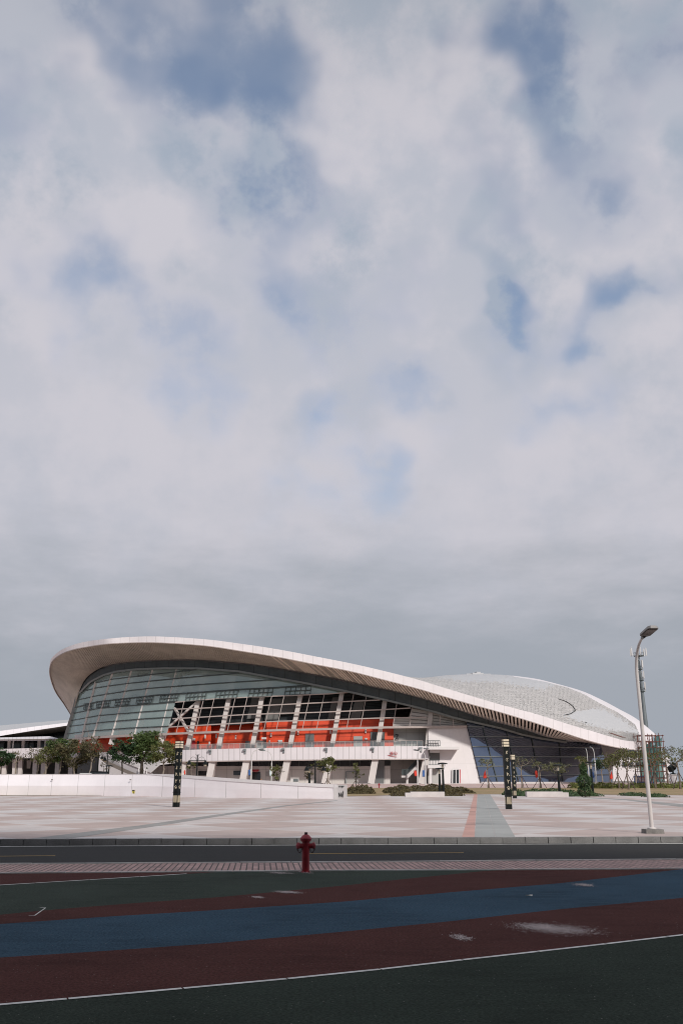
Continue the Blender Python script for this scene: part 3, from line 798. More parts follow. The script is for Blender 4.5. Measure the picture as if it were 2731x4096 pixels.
# green glass: left body and the long tongue to the right
OT = [(702, 2809), (855, 2796), (1008, 2788), (1161, 2782), (1314, 2775.5), (1400, 2769)]
GB = [(265, 2960), (408, 2947), (561, 2940), (669, 2936)]
def gleft(y): return lin([(2700, 375), (2729, 358), (2773, 319), (2850, 299), (2905, 281), (2960, 265)], y)
def gright(y): return lin([(2809, 702), (2936, 669)], y)
m = MB(); rows = []
for k in range(25):                                                        # left body: rows follow the slanting ends
    t = k / 24; row = []
    for i in range(41):
        s_ = i / 40
        bx = 265 + (669 - 265) * s_; tx = 319 + (737 - 319) * s_
        by = lin(GB, bx); ty = 0
        x = bx + (tx - bx) * (by - (by + (lin(GT, tx) - by) * t)) / max(1, by - lin(GT, tx)); y = by + (lin(GT, tx) - by) * t
        row.append(F(x, y, 0))
    rows.append(row)
m.grid(rows)
rows = []
for k in range(7):
    row = []
    for i in range(51):
        x = 702 + 35 * k / 6 + (1400 - 702 - 35 * k / 6) * i / 50
        xo = 702 + (1400 - 702) * i / 50; xt = 737 + (1400 - 737) * i / 50
        row.append(F(x, lin(OT, xo) + (lin(GT, xt) - lin(OT, xo)) * k / 6, 0))
    rows.append(row)
m.grid(rows)
gob = m.build('curtain_wall', M['glass'], st)
LN = [[(343.5, 2740), (445, 2717), (525, 2707.5), (605.6, 2698), (700, 2688), (787, 2679)],
      [(326, 2766), (391, 2750), (506, 2734), (600, 2724), (753, 2709), (957, 2692)],
      [(312, 2799), (391, 2782), (525, 2761), (621, 2751), (804, 2737), (957, 2727), (1120, 2717)],
      [(302, 2830), (391, 2807), (525, 2792), (621, 2781), (753, 2772), (957, 2757.6), (1110, 2750), (1243, 2740)],
      [(293, 2853), (391, 2834), (525, 2822), (705, 2807)],
      [(285, 2882), (391, 2862.5), (544, 2849), (695, 2838)],
      [(277, 2905), (430, 2887), (583, 2874), (688, 2868)],
      [(271, 2935), (357, 2924), (510, 2912), (678, 2904)]]
for k, L in enumerate(LN): band(L, -.12, .13 if k != 3 else .2, .16, 'transom', M['mullion'])
band([(265, 2961), (408, 2948), (561, 2941), (669, 2937)], -.15, .38, .4, 'transom', M['mullionpale'])
band([(266, 2962), (282, 2905), (300, 2850), (318, 2778)], .3, 1.0, .8, 'corner_post', M['rail'], hint=(0, 1, 0))
# small dark opening lights in the fourth band of glass
def z4(x, y): return 200 + x / 2.6133, 2520 + y / 2.6133
def z2(x, y): return 600 + x / 1.96, 2500 + y / 1.96
WN = [[z4(360, 772), z4(445, 762), z4(440, 826), z4(355, 836)], [z4(495, 748), z4(627, 736), z4(612, 798), z4(485, 812)], [z4(693, 724), z4(835, 712), z4(820, 778), z4(680, 790)],
      [z4(915, 704), z4(1075, 692), z4(1060, 760), z4(900, 772)], [z4(1160, 684), z4(1345, 670), z4(1328, 742), z4(1145, 756)],
      [z2(290, 533), z2(443, 522), z2(432, 588), z2(280, 600)], [z2(525, 518), z2(692, 508), z2(680, 570), z2(512, 582)], [z2(785, 503), z2(965, 494), z2(955, 556), z2(770, 566)], [z2(1065, 488), z2(1264, 479), z2(1254, 540), z2(1055, 550)]]
for q in WN:
    m = MB(); nc = 5
    def bil(s_, t_): # t 0 bottom
        a = (q[3][0] + (q[2][0] - q[3][0]) * s_, q[3][1] + (q[2][1] - q[3][1]) * s_); b = (q[0][0] + (q[1][0] - q[0][0]) * s_, q[0][1] + (q[1][1] - q[0][1]) * s_)
        return F(a[0] + (b[0] - a[0]) * t_, a[1] + (b[1] - a[1]) * t_, -.2)
    for i in range(nc + 1): m.sweep([bil(i / nc, 0), bil(i / nc, 1)], .10, .1, hint=(0, 1, 0))
    for j in range(3): m.sweep([bil(0, j / 2), bil(1, j / 2)], .10, .1, hint=(0, 1, 0))
    m.build('window', M['mullion'], st)
# slanting columns, each from the ground to the roof
COLS = [((332, 2960), (393, 2735)), ((376, 2960), (464, 2688)), ((448, 2965), (540, 2678)), ((538, 2966), (625, 2674)), ((637, 2990), (720, 2674)),
        ((748, 2996), (824, 2680)), ((872, 2996), (940, 2688)), ((1006, 2994), (1066, 2708)), ((1157, 2991), (1213, 2733)), ((1325, 2989), (1370, 2764)), ((1508, 2986), (1540, 2802)), ((1706, 2985), (1722, 2846))]
def ext(a, b, y): k = (y - a[1]) / (b[1] - a[1]); return (a[0] + (b[0] - a[0]) * k, y)
for a, b in COLS:
    lg = a[0] < 700; m = MB(); o_ = .62 if lg else 1.1; m.prism(F(a[0], a[1] + 14, o_), F(b[0], b[1] - 6, o_), .95 if lg else .72, 1.0); m.build('column', M['column'], st)
LOW = [((718, 3112), (738, 3036)), ((832, 3112), (852, 3036)), ((967, 3116), (987, 3036)), ((1128, 3122), (1149, 3034)), ((1294, 3134), (1322, 3030)), ((1480, 3138), (1499, 3028)), ((1679, 3138), (1702, 3028))]
for a, b in LOW:
    m = MB(); m.prism(F(a[0] + 3, max(a[1], 3138), .9), F(b[0] + 3, b[1], .9), 1.0, 1.7); m.build('column', M['column'], st)
# cross braces
for a, b, w_ in (((699, 2832), (755, 2926), .3), ((676, 2908), (786, 2810), .3), ((728, 2686), (776, 2768), .36), ((718, 2773), (812, 2688), .36)):
    m = MB(); m.prism(F(*a, .7), F(*b, .7), w_, .4, hint=(0, 0, 1)); m.build('brace', M['column'], st)
# interior behind the glass
def poly_strip(segs, top, bot, name, mat, nr=2, step=20):                   # recessed wall that steps back and forth: segs (x0,x1,off)
    m = MB(); X = []
    for a, b, o_ in segs: X += [(x, o_) for x in xs(a, b, step)]
    rows = []
    for k in range(nr + 1):
        t = k / nr; rows.append([F(x, lin(bot, x) + (lin(top, x) - lin(bot, x)) * t, o_) for x, o_ in X])
    m.grid(rows); return m.build(name, mat, st)
M['inner'] = panels('inner_grey_wall', (.11, .14, .17), (.06, .07, .085), 2.7, 3.4, .12, .2, .5, .3)
poly_strip([(300, 720, 6)], [(300, 2740), (400, 2670), (720, 2660)], [(300, 2952), (720, 2932)], 'inner_wall', M['inner'], 3)
poly_strip([(700, 1480, 5.2)], [(700, 2655), (1000, 2665), (1480, 2770)], [(700, 2803), (1480, 2768)], 'inner_wall', M['inner'], 3)
band([(405, 2762), (525, 2750), (705, 2737)], 3.5, .5, .5, 'inner_beam', M['column'])
poly_strip([(700, 985, 4.2), (985, 1035, 3.4), (1035, 1060, 4.2), (1060, 1580, 3.8)], [(700, 2800), (1400, 2762), (1580, 2795)], [(700, 2908), (978, 2899), (1000, 2890), (1300, 2880), (1580, 2876)], 'upper_wall', M['louvre'], 3)
for x0, x1, y0, y1 in ((988, 1032, 2790, 2875), (1058, 1110, 2795, 2884), (1112, 1172, 2784, 2858), (1400, 1440, 2800, 2874), (1310, 1335, 2790, 2878)):
    m = MB(); m.grid([[F(x0, y1, 3.1), F(x1, y1 - 2, 3.1)], [F(x0 + 20, y0, 3.1), F(x1 + 20, y0 - 2, 3.1)]]); m.build('wall_panel', M['greywall'], st)
RT = [(200, 2948), (669, 2906), (845, 2899), (978, 2898), (1066, 2885), (1300, 2880), (1573, 2876)]
RBm = [(200, 3010), (735, 3006), (1573, 2992)]
poly_strip([(300, 845, 3.2), (845, 1040, 5.5), (1040, 1066, 4.2), (1066, 1573, 2.9)], RT, RBm, 'red_wall', M['red'], 4, 30)
# deck floor and ceiling edge of the recess
m = MB(); X = xs(300, 1715, 40); m.grid([[F(x, lin([(300, 3004), (735, 3000), (1715, 2984)], x), -.1) for x in X], [F(x, lin([(300, 3004), (735, 3000), (1715, 2984)], x), 0) + Vector((0, 10, 0)) for x in X]]); m.build('deck_floor', M['greywall'], st)
# open steel grid
H = [OT + [], [(700, 2837), (1008, 2824), (1300, 2810), (1519, 2800)], [(692, 2875), (1008, 2857), (1263, 2849.5), (1523, 2839), (1640, 2832)], [(679, 2908), (855, 2898), (1110, 2885), (1300, 2880), (1523, 2872), (1706, 2869)],
     [(669, 2936), (855, 2928.6), (1110, 2921), (1300, 2916.5), (1523, 2910), (1702, 2908), (1865, 2906)]]
for k, L in enumerate(H): band(L, -.1, .17 if k < 4 else .32, .2 if k < 4 else .35, 'transom', M['mullionpale'], 30)
vb = [705, 782, 824, 909, 957, 1055, 1105, 1209, 1266, 1386, 1440, 1570, 1637, 1758, 1812]
for x in vb:
    lean = lin([(700, .25), (1300, .22), (1570, .17), (1860, -.05)], x); y0 = lin(H[4], x)
    y1 = lin(OT, x + 30) if x < 1360 else lin(GT, x + lean * (y0 - lin(GT, x))) + 2
    m = MB(); m.sweep([F(x, y0, -.12), F(x + lean * (y0 - y1), y1, -.12)], .095, .12, hint=(0, 1, 0)); m.build('mullion', M['mullionpale'], st)
# white louvred wall, wall with the floor number, pier
TL = [(1573, 2876), (1690, 2842), (1746, 2852), (1818, 2874), (1866, 2885)]
m = MB(); X = xs(1573, 1866, 12)
m.grid([[F(x, 2908, 1.0) for x in X], [F(x, lin([(1573, 2873), (1642, 2871), (1643, 2830), (1690, 2838), (1746, 2850), (1866, 2884)], x), 1.0) for x in X]]); m.build('louvre_wall', M['louvrewhite'], st)
poly_strip([(1573, 1712, 3.4)], [(1573, 2908), (1712, 2908)], [(1573, 2992), (1712, 2990)], 'upper_wall', M['groundwall'], 2)
def pierx(y): return lin([(2880, 1860), (2908, 1866), (3000, 1890), (3136, 1922)], y)
m = MB(); rows = []
for k in range(13):
    y = 3138 - (3138 - 2903) * k / 12; rows.append([F(1712 + (pierx(y) - 1712) * i / 10, y, .3) for i in range(11)])
m.grid(rows)
rows = []
for k in range(13):
    y = 3138 - (3138 - 2903) * k / 12; p = F(pierx(y), y, .3); rows.append([p, p + Vector((0, 3, 0))])
m.grid(rows)
m.build('pier', M['pier'], st)
# parapet band of the deck
PT = [(590, 3004), (735, 3000), (855, 2996), (1110, 2991), (1300, 2987.6), (1523, 2985), (1712, 2984)]
PB = [(590, 3050), (730, 3047.5), (957, 3043), (1400, 3038.3), (1523, 3037.5), (1712, 3036.5)]
m = strip(PT, PB, 560, 1712, -.2, 16, 3)
X = xs(560, 1712, 16)
m.grid([[F(x, lin(PT, x), -.2) for x in X], [F(x, lin(PT, x), -.2) + Vector((0, .45, 0)) for x in X]])
m.grid([[F(x, lin(PB, x), -.2) + Vector((0, 5, 0)) for x in X], [F(x, lin(PB, x), -.2) for x in X]])
m.build('parapet', M['parapet'], st)
band([(560, 3050), (730, 3047.8), (957, 3043.2), (1400, 3038.5), (1700, 3036.8)], -.24, .16, .2, 'parapet_edge', M['mullionpale'], 40)
# railing on the deck
RA = [(620, 2986), (758, 2980), (880, 2975.5), (1110, 2970), (1400, 2965), (1573, 2963), (1690, 2963)]
m = MB(); m.sweep([F(x, lin(RA, x), .25) for x in xs(560, 1690, 30)], .06, .06)
for x in xs(560, 1690, 22): m.prism(F(x, lin(PT, x) + 2, .25), F(x, lin(RA, x), .25), .05, .05)
rl = m.build('railing', M['mullionpale'], st)
m = MB(); m.grid([[F(x, lin(PT, x) + 2, .3) for x in xs(560, 1690, 30)], [F(x, lin(RA, x) + 1, .3) for x in xs(560, 1690, 30)]]); m.build('glass_panel', M['railglass'], rl)
# ground floor
GW = [(560, 3063), (1400, 3066), (1700, 3060)]; BASE = [(560, 3140), (1300, 3139), (1700, 3138)]
TOPW = [(560, 3050), (1400, 3038), (1700, 3036)]
m = strip(GW, BASE, 590, 1560, 4.0, 20, 3); m.build('ground_floor_wall', M['groundwall'], st)
X = xs(590, 1560, 40)
for a, b in zip(X, X[1:]):
    m = MB(); m.grid([[F(a + 1, lin(GW, a), 4.0), F(b - 1, lin(GW, b), 4.0)], [F(a + 1, lin(TOPW, a) - 6, 4.0), F(b - 1, lin(TOPW, b) - 6, 4.0)]]); m.build('strip_window', M['dark'], st)
    m = MB(); m.prism(F(b, lin(GW, b), 3.9), F(b, lin(TOPW, b) - 6, 3.9), .12, .15); m.build('mullion', M['mullion'], st)
m = MB(); X = xs(1558, 1720, 20); m.grid([[F(x, 3138, 6.0) for x in X], [F(x, 3025, 6.0) for x in X]]); m.build('ground_floor_wall', M['groundwall'], st)
m = MB(); m.grid([[F(1558, 3138, 4), F(1558.5, 3138, 6)], [F(1558, 3030, 4), F(1558.5, 3030, 6)]]); m.build('ground_floor_wall', M['groundwall'], st)
def plate(name, x0, y0, x1, y1, off, mat, parent=None, th=.12, skew=0):
    a, b, c, d_ = F(x0, y1, off), F(x1, y1, off), F(x1 + skew, y0, off), F(x0 + skew, y0, off)
    m = MB(); m.slab([a, b, c, d_], (0, th, 0)); return m.build(name, mat, parent or st)
plate('door', 1501, 3042, 1535, 3138, 3.8, M['doordark'], skew=2)
d1 = plate('door', 1010, 3088, 1041, 3128, 3.8, M['dark'])
plate('frame', 1025, 3088, 1026, 3128, 3.7, M['rail'], d1)
for x0, y0, x1, y1 in ((934, 3083, 966, 3100), (794, 3084, 827, 3101)): plate('window', x0, y0, x1, y1, 3.8, M['dark'])
plate('notice_board', 1064, 3086, 1084, 3105, 3.8, M['doorgrey'])
dd_ = plate('door', 1384, 3087, 1424, 3138, 3.85, M['groundwall'])
m = MB(); m.sweep([F(1383, 3138, 3.75), F(1383, 3086.5, 3.75), F(1425, 3086, 3.75), F(1425, 3138, 3.75)], .16, .2); m.build('frame', M['rail'], dd_)
dr = plate('door', 1809, 3078, 1836, 3136, .1, M['dark'], th=.15)
m = MB(); m.sweep([F(1808, 3136, .0), F(1809, 3078, .0), F(1835, 3078, .0), F(1836, 3136, .0)], .16, .15); m.sweep([F(1822.5, 3136, 0), F(1822.5, 3078, 0)], .13, .12); m.build('frame', M['whitemetal'], dr)
plate('red_banner', 1837, 3078, 1841, 3137, .05, M['letterred'], th=.1)
# upper deck doors and signs on the red wall
plate('door', 1063 - 40, 2962, 1066, 2992, 4.0, M['doorgrey'])
plate('door', 1221, 2934, 1256, 2990, 2.75, M['doorgrey'] if 0 else M['doordark'])
plate('door', 1414, 2945, 1449, 2988, 2.75, M['doorgrey'])
plate('door', 1481, 2928, 1538, 2988, 2.75, M['doordark'])
plate('door', 762, 2964, 782, 2999, 3.05, M['letterred']); plate('door', 789, 2964, 796, 2999, 3.05, M['darkgap'])
plate('door', 982, 2964, 1000, 2993, 5.3, M['doordark'])
for x0, y0, x1, y1 in ((764, 2953, 782, 2962), (1046, 2949, 1066, 2957), (1459, 2952, 1469, 2960)): plate('sign_board', x0, y0, x1, y1, 2.7, M['whitemetal'])
q = [F(1112 + a, 2960 + b, 2.7) for a, b in ((0, 0), (17, 0), (19, 12), (9, 17), (2, 15))]
m = MB(); m.slab(q[::-1], (0, .15, 0)); m.build('sign_board', M['whitemetal'], st)
for x, y in ((821, 2947), (866, 2945), (943, 2949), (1084, 2940), (1192, 2932), (1322, 2929), (1462, 2925), (1078, 2970), (838, 2975)):
    m = MB(); p = F(x, y, 2.7); m.lathe([(.12, -.3), (.14, -.2), (.14, .2), (.1, .32)], 8, p); m.build('wall_lamp', M['pole'], st)
# flood lamps under the parapet lip
for x, y in ((839, 3002), (978, 3000), (1132, 2997), (1303, 2995), (1489, 2994), (1681, 2993)):
    p = F(x, y, -.45); m = MB(); m.box(p, (.5, .35, .28), .1); m.box(p + Vector((.1, .1, -.38)), (.25, .25, .4)); m.build('floodlight', M['galv'], st)
# floor number and entrance lettering
def text(body, size, p, mat, name, parent, ext_=.03):
    c = bpy.data.curves.new(name, 'FONT'); c.body = body; c.size = size; c.extrude = ext_; c.offset = size * .012
    o = bpy.data.objects.new(name, c); col.objects.link(o); o.parent = parent
    c.materials.append(mat); bpy.context.view_layer.update(); me = bpy.data.meshes.new_from_object(o); bpy.data.objects.remove(o)
    o = bpy.data.objects.new(name, me); col.objects.link(o); o.parent = parent
    o.location = p - parent_loc(parent); o.rotation_euler = (R(90), 0, 0); return o
text('2', 1.15, F(1579, 2957, 3.1), M['letterblack'], 'floor_number', st)
text('F', .55, F(1588, 2947, 3.1), M['letterblack'], 'floor_number', st)
text('观众', .52, F(1559, 3018, -.35), M['letterred'], 'entrance_sign', st)
def z5(x, y): return 1440 + x / 3.92, 2880 + y / 3.92
m = MB(); a = [F(*z5(x, y), -.32) for x, y in ((428, 550), (470, 562), (520, 573), (575, 577))]; b = [F(*z5(x, y), -.32) for x, y in ((428, 546), (472, 553), (522, 568), (576, 575))]
m.grid([a, b]); m.sweep(a, .035, .04); m.sweep([F(*z5(x, y), -.32) for x, y in ((574, 510), (578, 525), (573, 540), (564, 548))], .05, .04); m.build('entrance_sign', M['letterred'], st)
plate('entrance_sign', 1010, 3078, 1036, 3084, 3.3, M['letterred'], th=.1)
m = MB(); m.sweep([F(x, y, 3.2) for x, y in ((1010, 3083), (1018, 3087), (1027, 3087), (1036, 3082))], .1, .1); m.build('entrance_sign', M['letterred'], st)
# balcony, stair core and stair beside the pier
plate('balcony_slab', 1711, 2987, 1836, 2998, -2.2, M['pier'], th=2.6)
plate('balcony_slab', 1720, 2998, 1758, 3010, -1.2, M['pier'], th=1.6)
plate('stair_opening', 1716, 3010, 1758, 3041, .22, M['greywall'], th=.1)
plate('balcony_slab', 1711, 3060, 1764, 3073, -1.4, M['pier'], th=1.8)
plate('support_post', 1716, 3073, 1727, 3138, -1.3, M['pier'], th=.6)
plate('stair_opening', 1728, 3074, 1757, 3137, .22, M['groundwall'], th=.1)
for x0, x1, y0, y1, o_ in ((1714, 1757, 3040, 3060, -1.3), (1706, 1759, 2963, 2984, -.3), (1603, 1694, 2966, 2985, .9)):
    m = MB(); m.sweep([F(x0, y0, o_), F(x1, y0, o_)], .1, .1); m.sweep([F(x0, y1 - 1, o_), F(x1, y1 - 1, o_)], .08, .08)
    for x in xs(x0, x1, 6): m.prism(F(x, y1, o_), F(x, y0, o_), .06, .06)
    m.build('railing', M['mullion'], st)
m = MB()
for k in range(10):
    t = k / 10; x = 1626 + (1668 - 1626) * t; y = 3100 - (3100 - 3058) * t
    a = F(x, y, 2.5); b = F(x + 4.2, y - 4.2, 2.5); m.box(((a.x + b.x) / 2, a.y, (a.z + b.z) / 2 - .25), (abs(b.x - a.x) + .02, 2.2, .65))
a = F(1605, 3100, 2.5); b = F(1630, 3107, 2.5); m.slab([F(1605, 3110, 2), F(1632, 3110, 2), F(1632, 3100, 2), F(1605, 3100, 2)], (0, 2.2, 0))
m.slab([F(1624, 3138, 2), F(1632, 3138, 2), F(1632, 3108, 2), F(1624, 3108, 2)], (0, .5, 0)); m.build('staircase', M['pier'], st)
m = MB(); m.sweep([F(1607, 3078, 1.8), F(1628, 3078, 1.8), F(1668, 3036, 1.8)], .12, .12)
for x in xs(1607, 1668, 5):
    y = lin([(1607, 3078), (1628, 3078), (1668, 3036)], x); m.prism(F(x, y, 1.8), F(x, y + 22, 1.8), .1, .1)
m.build('railing', M['mullion'], st)
m = MB(); m.grid([[F(1607, 3100, 1.9), F(1628, 3100, 1.9), F(1668, 3058, 1.9)], [F(1607, 3079, 1.9), F(1628, 3079, 1.9), F(1668, 3037, 1.9)]]); m.build('railing_panel', M['dark'], st)
# long outdoor stair behind the trees on the left
m = MB(); o_ = -6.0
m.slab([F(x, y, o_) for x, y in ((405, 3012), (417, 3010), (465, 3040), (528, 3062), (610, 3094), (640, 3112), (560, 3112), (500, 3085), (430, 3052), (405, 3036))], (0, .4, 0)); m.build('stair_flank', M['parapet'], st)
m = MB(); m.slab([F(x, y, o_ + 3) for x, y in ((395, 3130), (395, 3008), (470, 3006), (640, 3010), (720, 3012), (720, 3050), (640, 3060), (560, 3130))], (0, .4, 0)); m.build('stair_wall', M['pier'], st)
m = MB(); m.sweep([F(x, y, o_ - .2) for x, y in ((410, 3034), (432, 3052), (500, 3083), (560, 3108))], .5, .3); m.build('stair_edge', M['brownwall'], st)
for x in (555, 566, 577, 587): 
    m = MB(); m.prism(F(x, 3098 - (590 - x) * .3, o_ - .3), F(x + 3, 3078 - (590 - x) * .25, o_ - .3), .15, .15); m.build('handrail_post', M['whitemetal'], st)
# blue mirror glass
def bl(y): return pierx(y) + 2
BR = [(2960, 2390), (2986, 2412), (3030, 2424), (3080, 2438), (3132, 2449)]
rows = []
for k in range(19):
    row = []
    for i in range(46):
        s_ = i / 45; y0 = 3132; t = k / 18
        xb = bl(3132) + (2449 - bl(3132)) * s_; xt = 1862 + (2400 - 1862) * s_
        yt = lin(GT + [(2330, 2972), (2410, 2984)], xt) - 3
        x = xb + (xt - xb) * t; y = y0 + (yt - y0) * t
        row.append(F(x, y, 0))
    rows.append(row)
m = MB(); m.grid(rows); bg = m.build('blue_glass_wall', M['blueglass'], st, smooth=True)
m = MB(); m.grid([[r_[-1], r_[-1] + Vector((-2, 12, 0))] for r_ in rows]); m.build('glass_end', M['blueglass'], st)
for yl_, yr in ((2906, 2946), (2948, 2960), (2987, 2994), (3026, 3028), (3065, 3062), (3105, 3098)):
    xl = bl(yl_); ln = [(xl, yl_), (2000, yl_ + (yr - yl_) * .15), (2150, yl_ + (yr - yl_) * .5), (2300, yl_ + (yr - yl_) * .8), (lin(BR, yr) - 4, yr)]
    if yl_ == 2906: ln = [(xl, 2907), (1935, 2908)]
    if yl_ == 2948: ln = [(xl, 2947), (2000, 2947), (2090, 2949)]
    if yl_ == 2987: ln = [(xl, 2986), (2000, 2986), (2200, 2988), (2395, 2993)]
    band(ln, -.1, .14, .2, 'transom', M['rail'], 20)
for x, dx in ((1990, -62), (2075, -50), (2160, -35), (2250, -15)):
    yt = lin(GT, x + dx); m = MB(); m.sweep([F(x, 3132, -.08), F(x + dx, yt + 3, -.08)], .13, .16, hint=(0, 1, 0)); m.build('mullion', M['mullion'], st)
band([(1924, 3134), (2150, 3134), (2449, 3133)], -.3, .5, .6, 'plinth', M['pier'], 20)
band([(1300, 3138.5), (1600, 3138.5), (1922, 3137)], -.2, .3, .5, 'plinth', M['pier'], 30)
# body filling the arena behind the fronts, so light does not leak through
m = MB(); X = xs(310, 2400, 60)
rows = [[F(x, 3138, 12.0) for x in X], [F(x, lin(IN + [(2400, 2980)], x) + 30 if x > 400 else 2800, 12.0) for x in X]]
m.grid(rows); m.build('core_wall', M['concretedark'], st)

# ------------------------------------------------------------------ pavilion at the far left
def Dn(L, Y): return [D(x, y, Y) for x, y in L]
pv = thing('pavilion', D(100, 3100, 215), 'low white pavilion with curved roof and dark window band at left edge', 'pavilion')
X = [-500, -250, 0, 60, 102, 160, 220, 262, 284]
rt_ = [(-500, 2960), (-250, 2925), (0, 2902), (140, 2890), (284, 2878)]; fm = [(-500, 2985), (-250, 2950), (0, 2924), (140, 2906), (284, 2889)]; fb = [(-500, 3000), (-250, 2972), (0, 2944), (102, 2927.6), (284, 2900)]; sb = [(-500, 3004), (-250, 2975), (0, 2949), (128, 2945), (284, 2921)]
m = MB(); m.grid([[D(x, lin(fm, x), 212) for x in X], [D(x, lin(rt_, x), 226) for x in X], [D(x, lin(rt_, x), 226) + Vector((0, 25, -3)) for x in X]]); m.build('roof', M['roofsmooth'], pv)
m = MB(); m.grid([[D(x, lin(fb, x), 211) for x in X], [D(x, lin(fm, x), 212) for x in X]]); m.build('fascia', M['fascia'], pv)
m = MB(); m.grid([[D(x, lin(sb, x), 224) for x in X], [D(x, lin(fb, x), 211.2) for x in X]]); m.build('soffit', M['brownwall'], pv)
m = MB(); m.grid([[D(x, 2966, 224) for x in X], [D(x, lin(sb, x), 224) for x in X]]); m.build('glazing', M['dark'], pv)
m = MB(); t_ = [(-500, 2953), (0, 2950), (199, 2945), (237, 2953), (243, 2957)]; b_ = [(-500, 2968), (0, 2964), (199, 2962), (243, 2961)]; X2 = [-500, -200, 0, 60, 120, 199, 220, 243]
m.grid([[D(x, lin(b_, x), 196) for x in X2], [D(x, (lin(t_, x) + lin(b_, x)) / 2 + 1, 196) for x in X2], [D(x, lin(t_, x), 198) for x in X2], [D(x, lin(t_, x), 214) for x in X2]])
m.grid([[D(x, lin(b_, x), 212) for x in X2], [D(x, lin(b_, x), 196) for x in X2]]); m.build('canopy', M['parapet'], pv)
m = MB(); m.sweep([D(x, lin(b_, x) - 5, 195.8) for x in X2], .14, .1); m.build('canopy_edge', M['brownwall'], pv)
m = MB(); m.grid([Dn([(-500, 3000), (240, 2994)], 204), Dn([(-500, 2964), (240, 2961)], 204)]); m.build('window_band', M['dark'], pv)
for x in (-90, -30, 38, 94, 157, 215):
    m = MB(); m.prism(D(x, 2996, 200), D(x + 2, 2962, 200), 1.6 * .28 * 1.4, .6); m.build('column', M['column'], pv)
for x in (55, 182): 
    m = MB(); m.prism(D(x - 2, 2994, 199), D(x + 1, 2962, 199), .25, .25); m.build('post', M['whitemetal'], pv)
m = MB(); w1 = [(-500, 3000), (0, 2996), (140, 2992), (330, 2988)]; w2 = [(-500, 3040), (0, 3033), (330, 3031)]
X3 = [-500, 0, 70, 140, 220, 330]; m.grid([[D(x, lin(w2, x), 197) for x in X3], [D(x, lin(w1, x), 197) for x in X3], [D(x, lin(w1, x), 204) for x in X3]]); m.grid([[D(x, lin(w2, x), 206) for x in X3], [D(x, lin(w2, x), 197) for x in X3]]); m.build('parapet', M['parapet'], pv)
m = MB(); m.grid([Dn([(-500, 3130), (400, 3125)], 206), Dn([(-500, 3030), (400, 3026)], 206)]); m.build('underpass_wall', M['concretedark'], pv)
for x in (-60, 20, 62, 84, 143, 176, 232, 285):
    m = MB(); m.prism(D(x - 3, 3125, 200), D(x + 1, 3031, 200), .9, .8); m.build('column', M['column'], pv)
m = MB(); m.grid([Dn([(108, 3074), (122, 3074)], 205), Dn([(108, 3042), (128, 3040)], 205)]); m.build('window', M['groundwall'], pv)

# ------------------------------------------------------------------ white retaining wall
WL = [(-420, 3180.6, 3096), (-150, 3180.8, 3096.5), (0, 3181.1, 3096.5), (112, 3181.4, 3096.5), (204, 3181.8, 3096.5), (309, 3182.4, 3096), (416, 3183.3, 3096), (525, 3184.6, 3096), (590, 3185.5, 3096), (648, 3186.4, 3096.5), (713, 3187.5, 3098.5), (778, 3188.6, 3103),
      (903, 3190.5, 3112), (1043, 3192.3, 3121), (1192, 3193.9, 3130.5), (1350, 3195.2, 3138)]
wl = thing('retaining_wall', G(600, 3187, ZP), 'long low white curved wall along the back of the plaza', 'wall')
front = []; us = []
ju = {-420: -2, -150: -1, 0: -.25, 23: 0, 112: 1, 204: 2, 309: 3, 416: 4, 525: 5, 590: 5.55, 648: 6, 713: 6.5, 778: 7, 903: 8, 1043: 9, 1192: 10, 1350: 11}
wp = [(a, b, c, ju[a]) for a, b, c in WL]
dense = spline(wp, 6)
rows = [[] for _ in range(6)]; 
for x, yb, yt, u_ in dense:
    p = G(x, yb, ZP); n_ = 1 - sm(500, 850, x)
    zt = D(x, yt, p.y + 1.0 * n_).z; h = zt - ZP
    us.append(u_); front.append((p, zt, n_))
    def at(dy, z): return Vector((p.x * (p.y + dy) / p.y, p.y + dy, z))
    cop = .22 * sm(560, 720, x) + .05
    pr = [(0, ZP - .1), (.06 * n_, ZP + h * .45), (.9 * n_ + .05, zt - cop), (.9 * n_ + .05, zt - cop + .004), (1.55 * n_ + .5, zt - cop), (1.6 * n_ + .5, ZP - .1)]
    for r_, (dy, z) in zip(rows, pr): r_.append(at(dy, z))
m = MB(); nn_ = len(us); vs = [p for r_ in rows for p in r_]; uv = [(u_, k) for k in range(6) for u_ in us]
fs = [[k * nn_ + i, k * nn_ + i + 1, (k + 1) * nn_ + i + 1, (k + 1) * nn_ + i] for k in range(5) for i in range(nn_ - 1)]
m.add(vs, fs, 0, uv)
M['wallpanel'] = panels('white_wall_panel', (.85, .80, .815), (.42, .40, .39), 1.0, 0, .012, 0, .5, .03, stain=.16, stainc=(.6, .54, .52))
m.build('wall_body', M['wallpanel'], wl)
m = MB(); a_, b_, c_, d_ = [], [], [], []
for (x, yb, yt, u_), (p, zt, n_) in zip(dense, front):
    cop = .22 * sm(560, 720, x) + .05; s0 = .9 * n_ - .03; s1 = 1.6 * n_ + .54
    f_ = lambda dy, z: Vector((p.x * (p.y + dy) / p.y, p.y + dy, z))
    a_.append(f_(s0, zt - cop)); b_.append(f_(s0, zt)); c_.append(f_(s1, zt)); d_.append(f_(s1, zt - cop))
m.grid([d_, a_, b_, c_, d_]); m.build('coping', M['white'], wl)
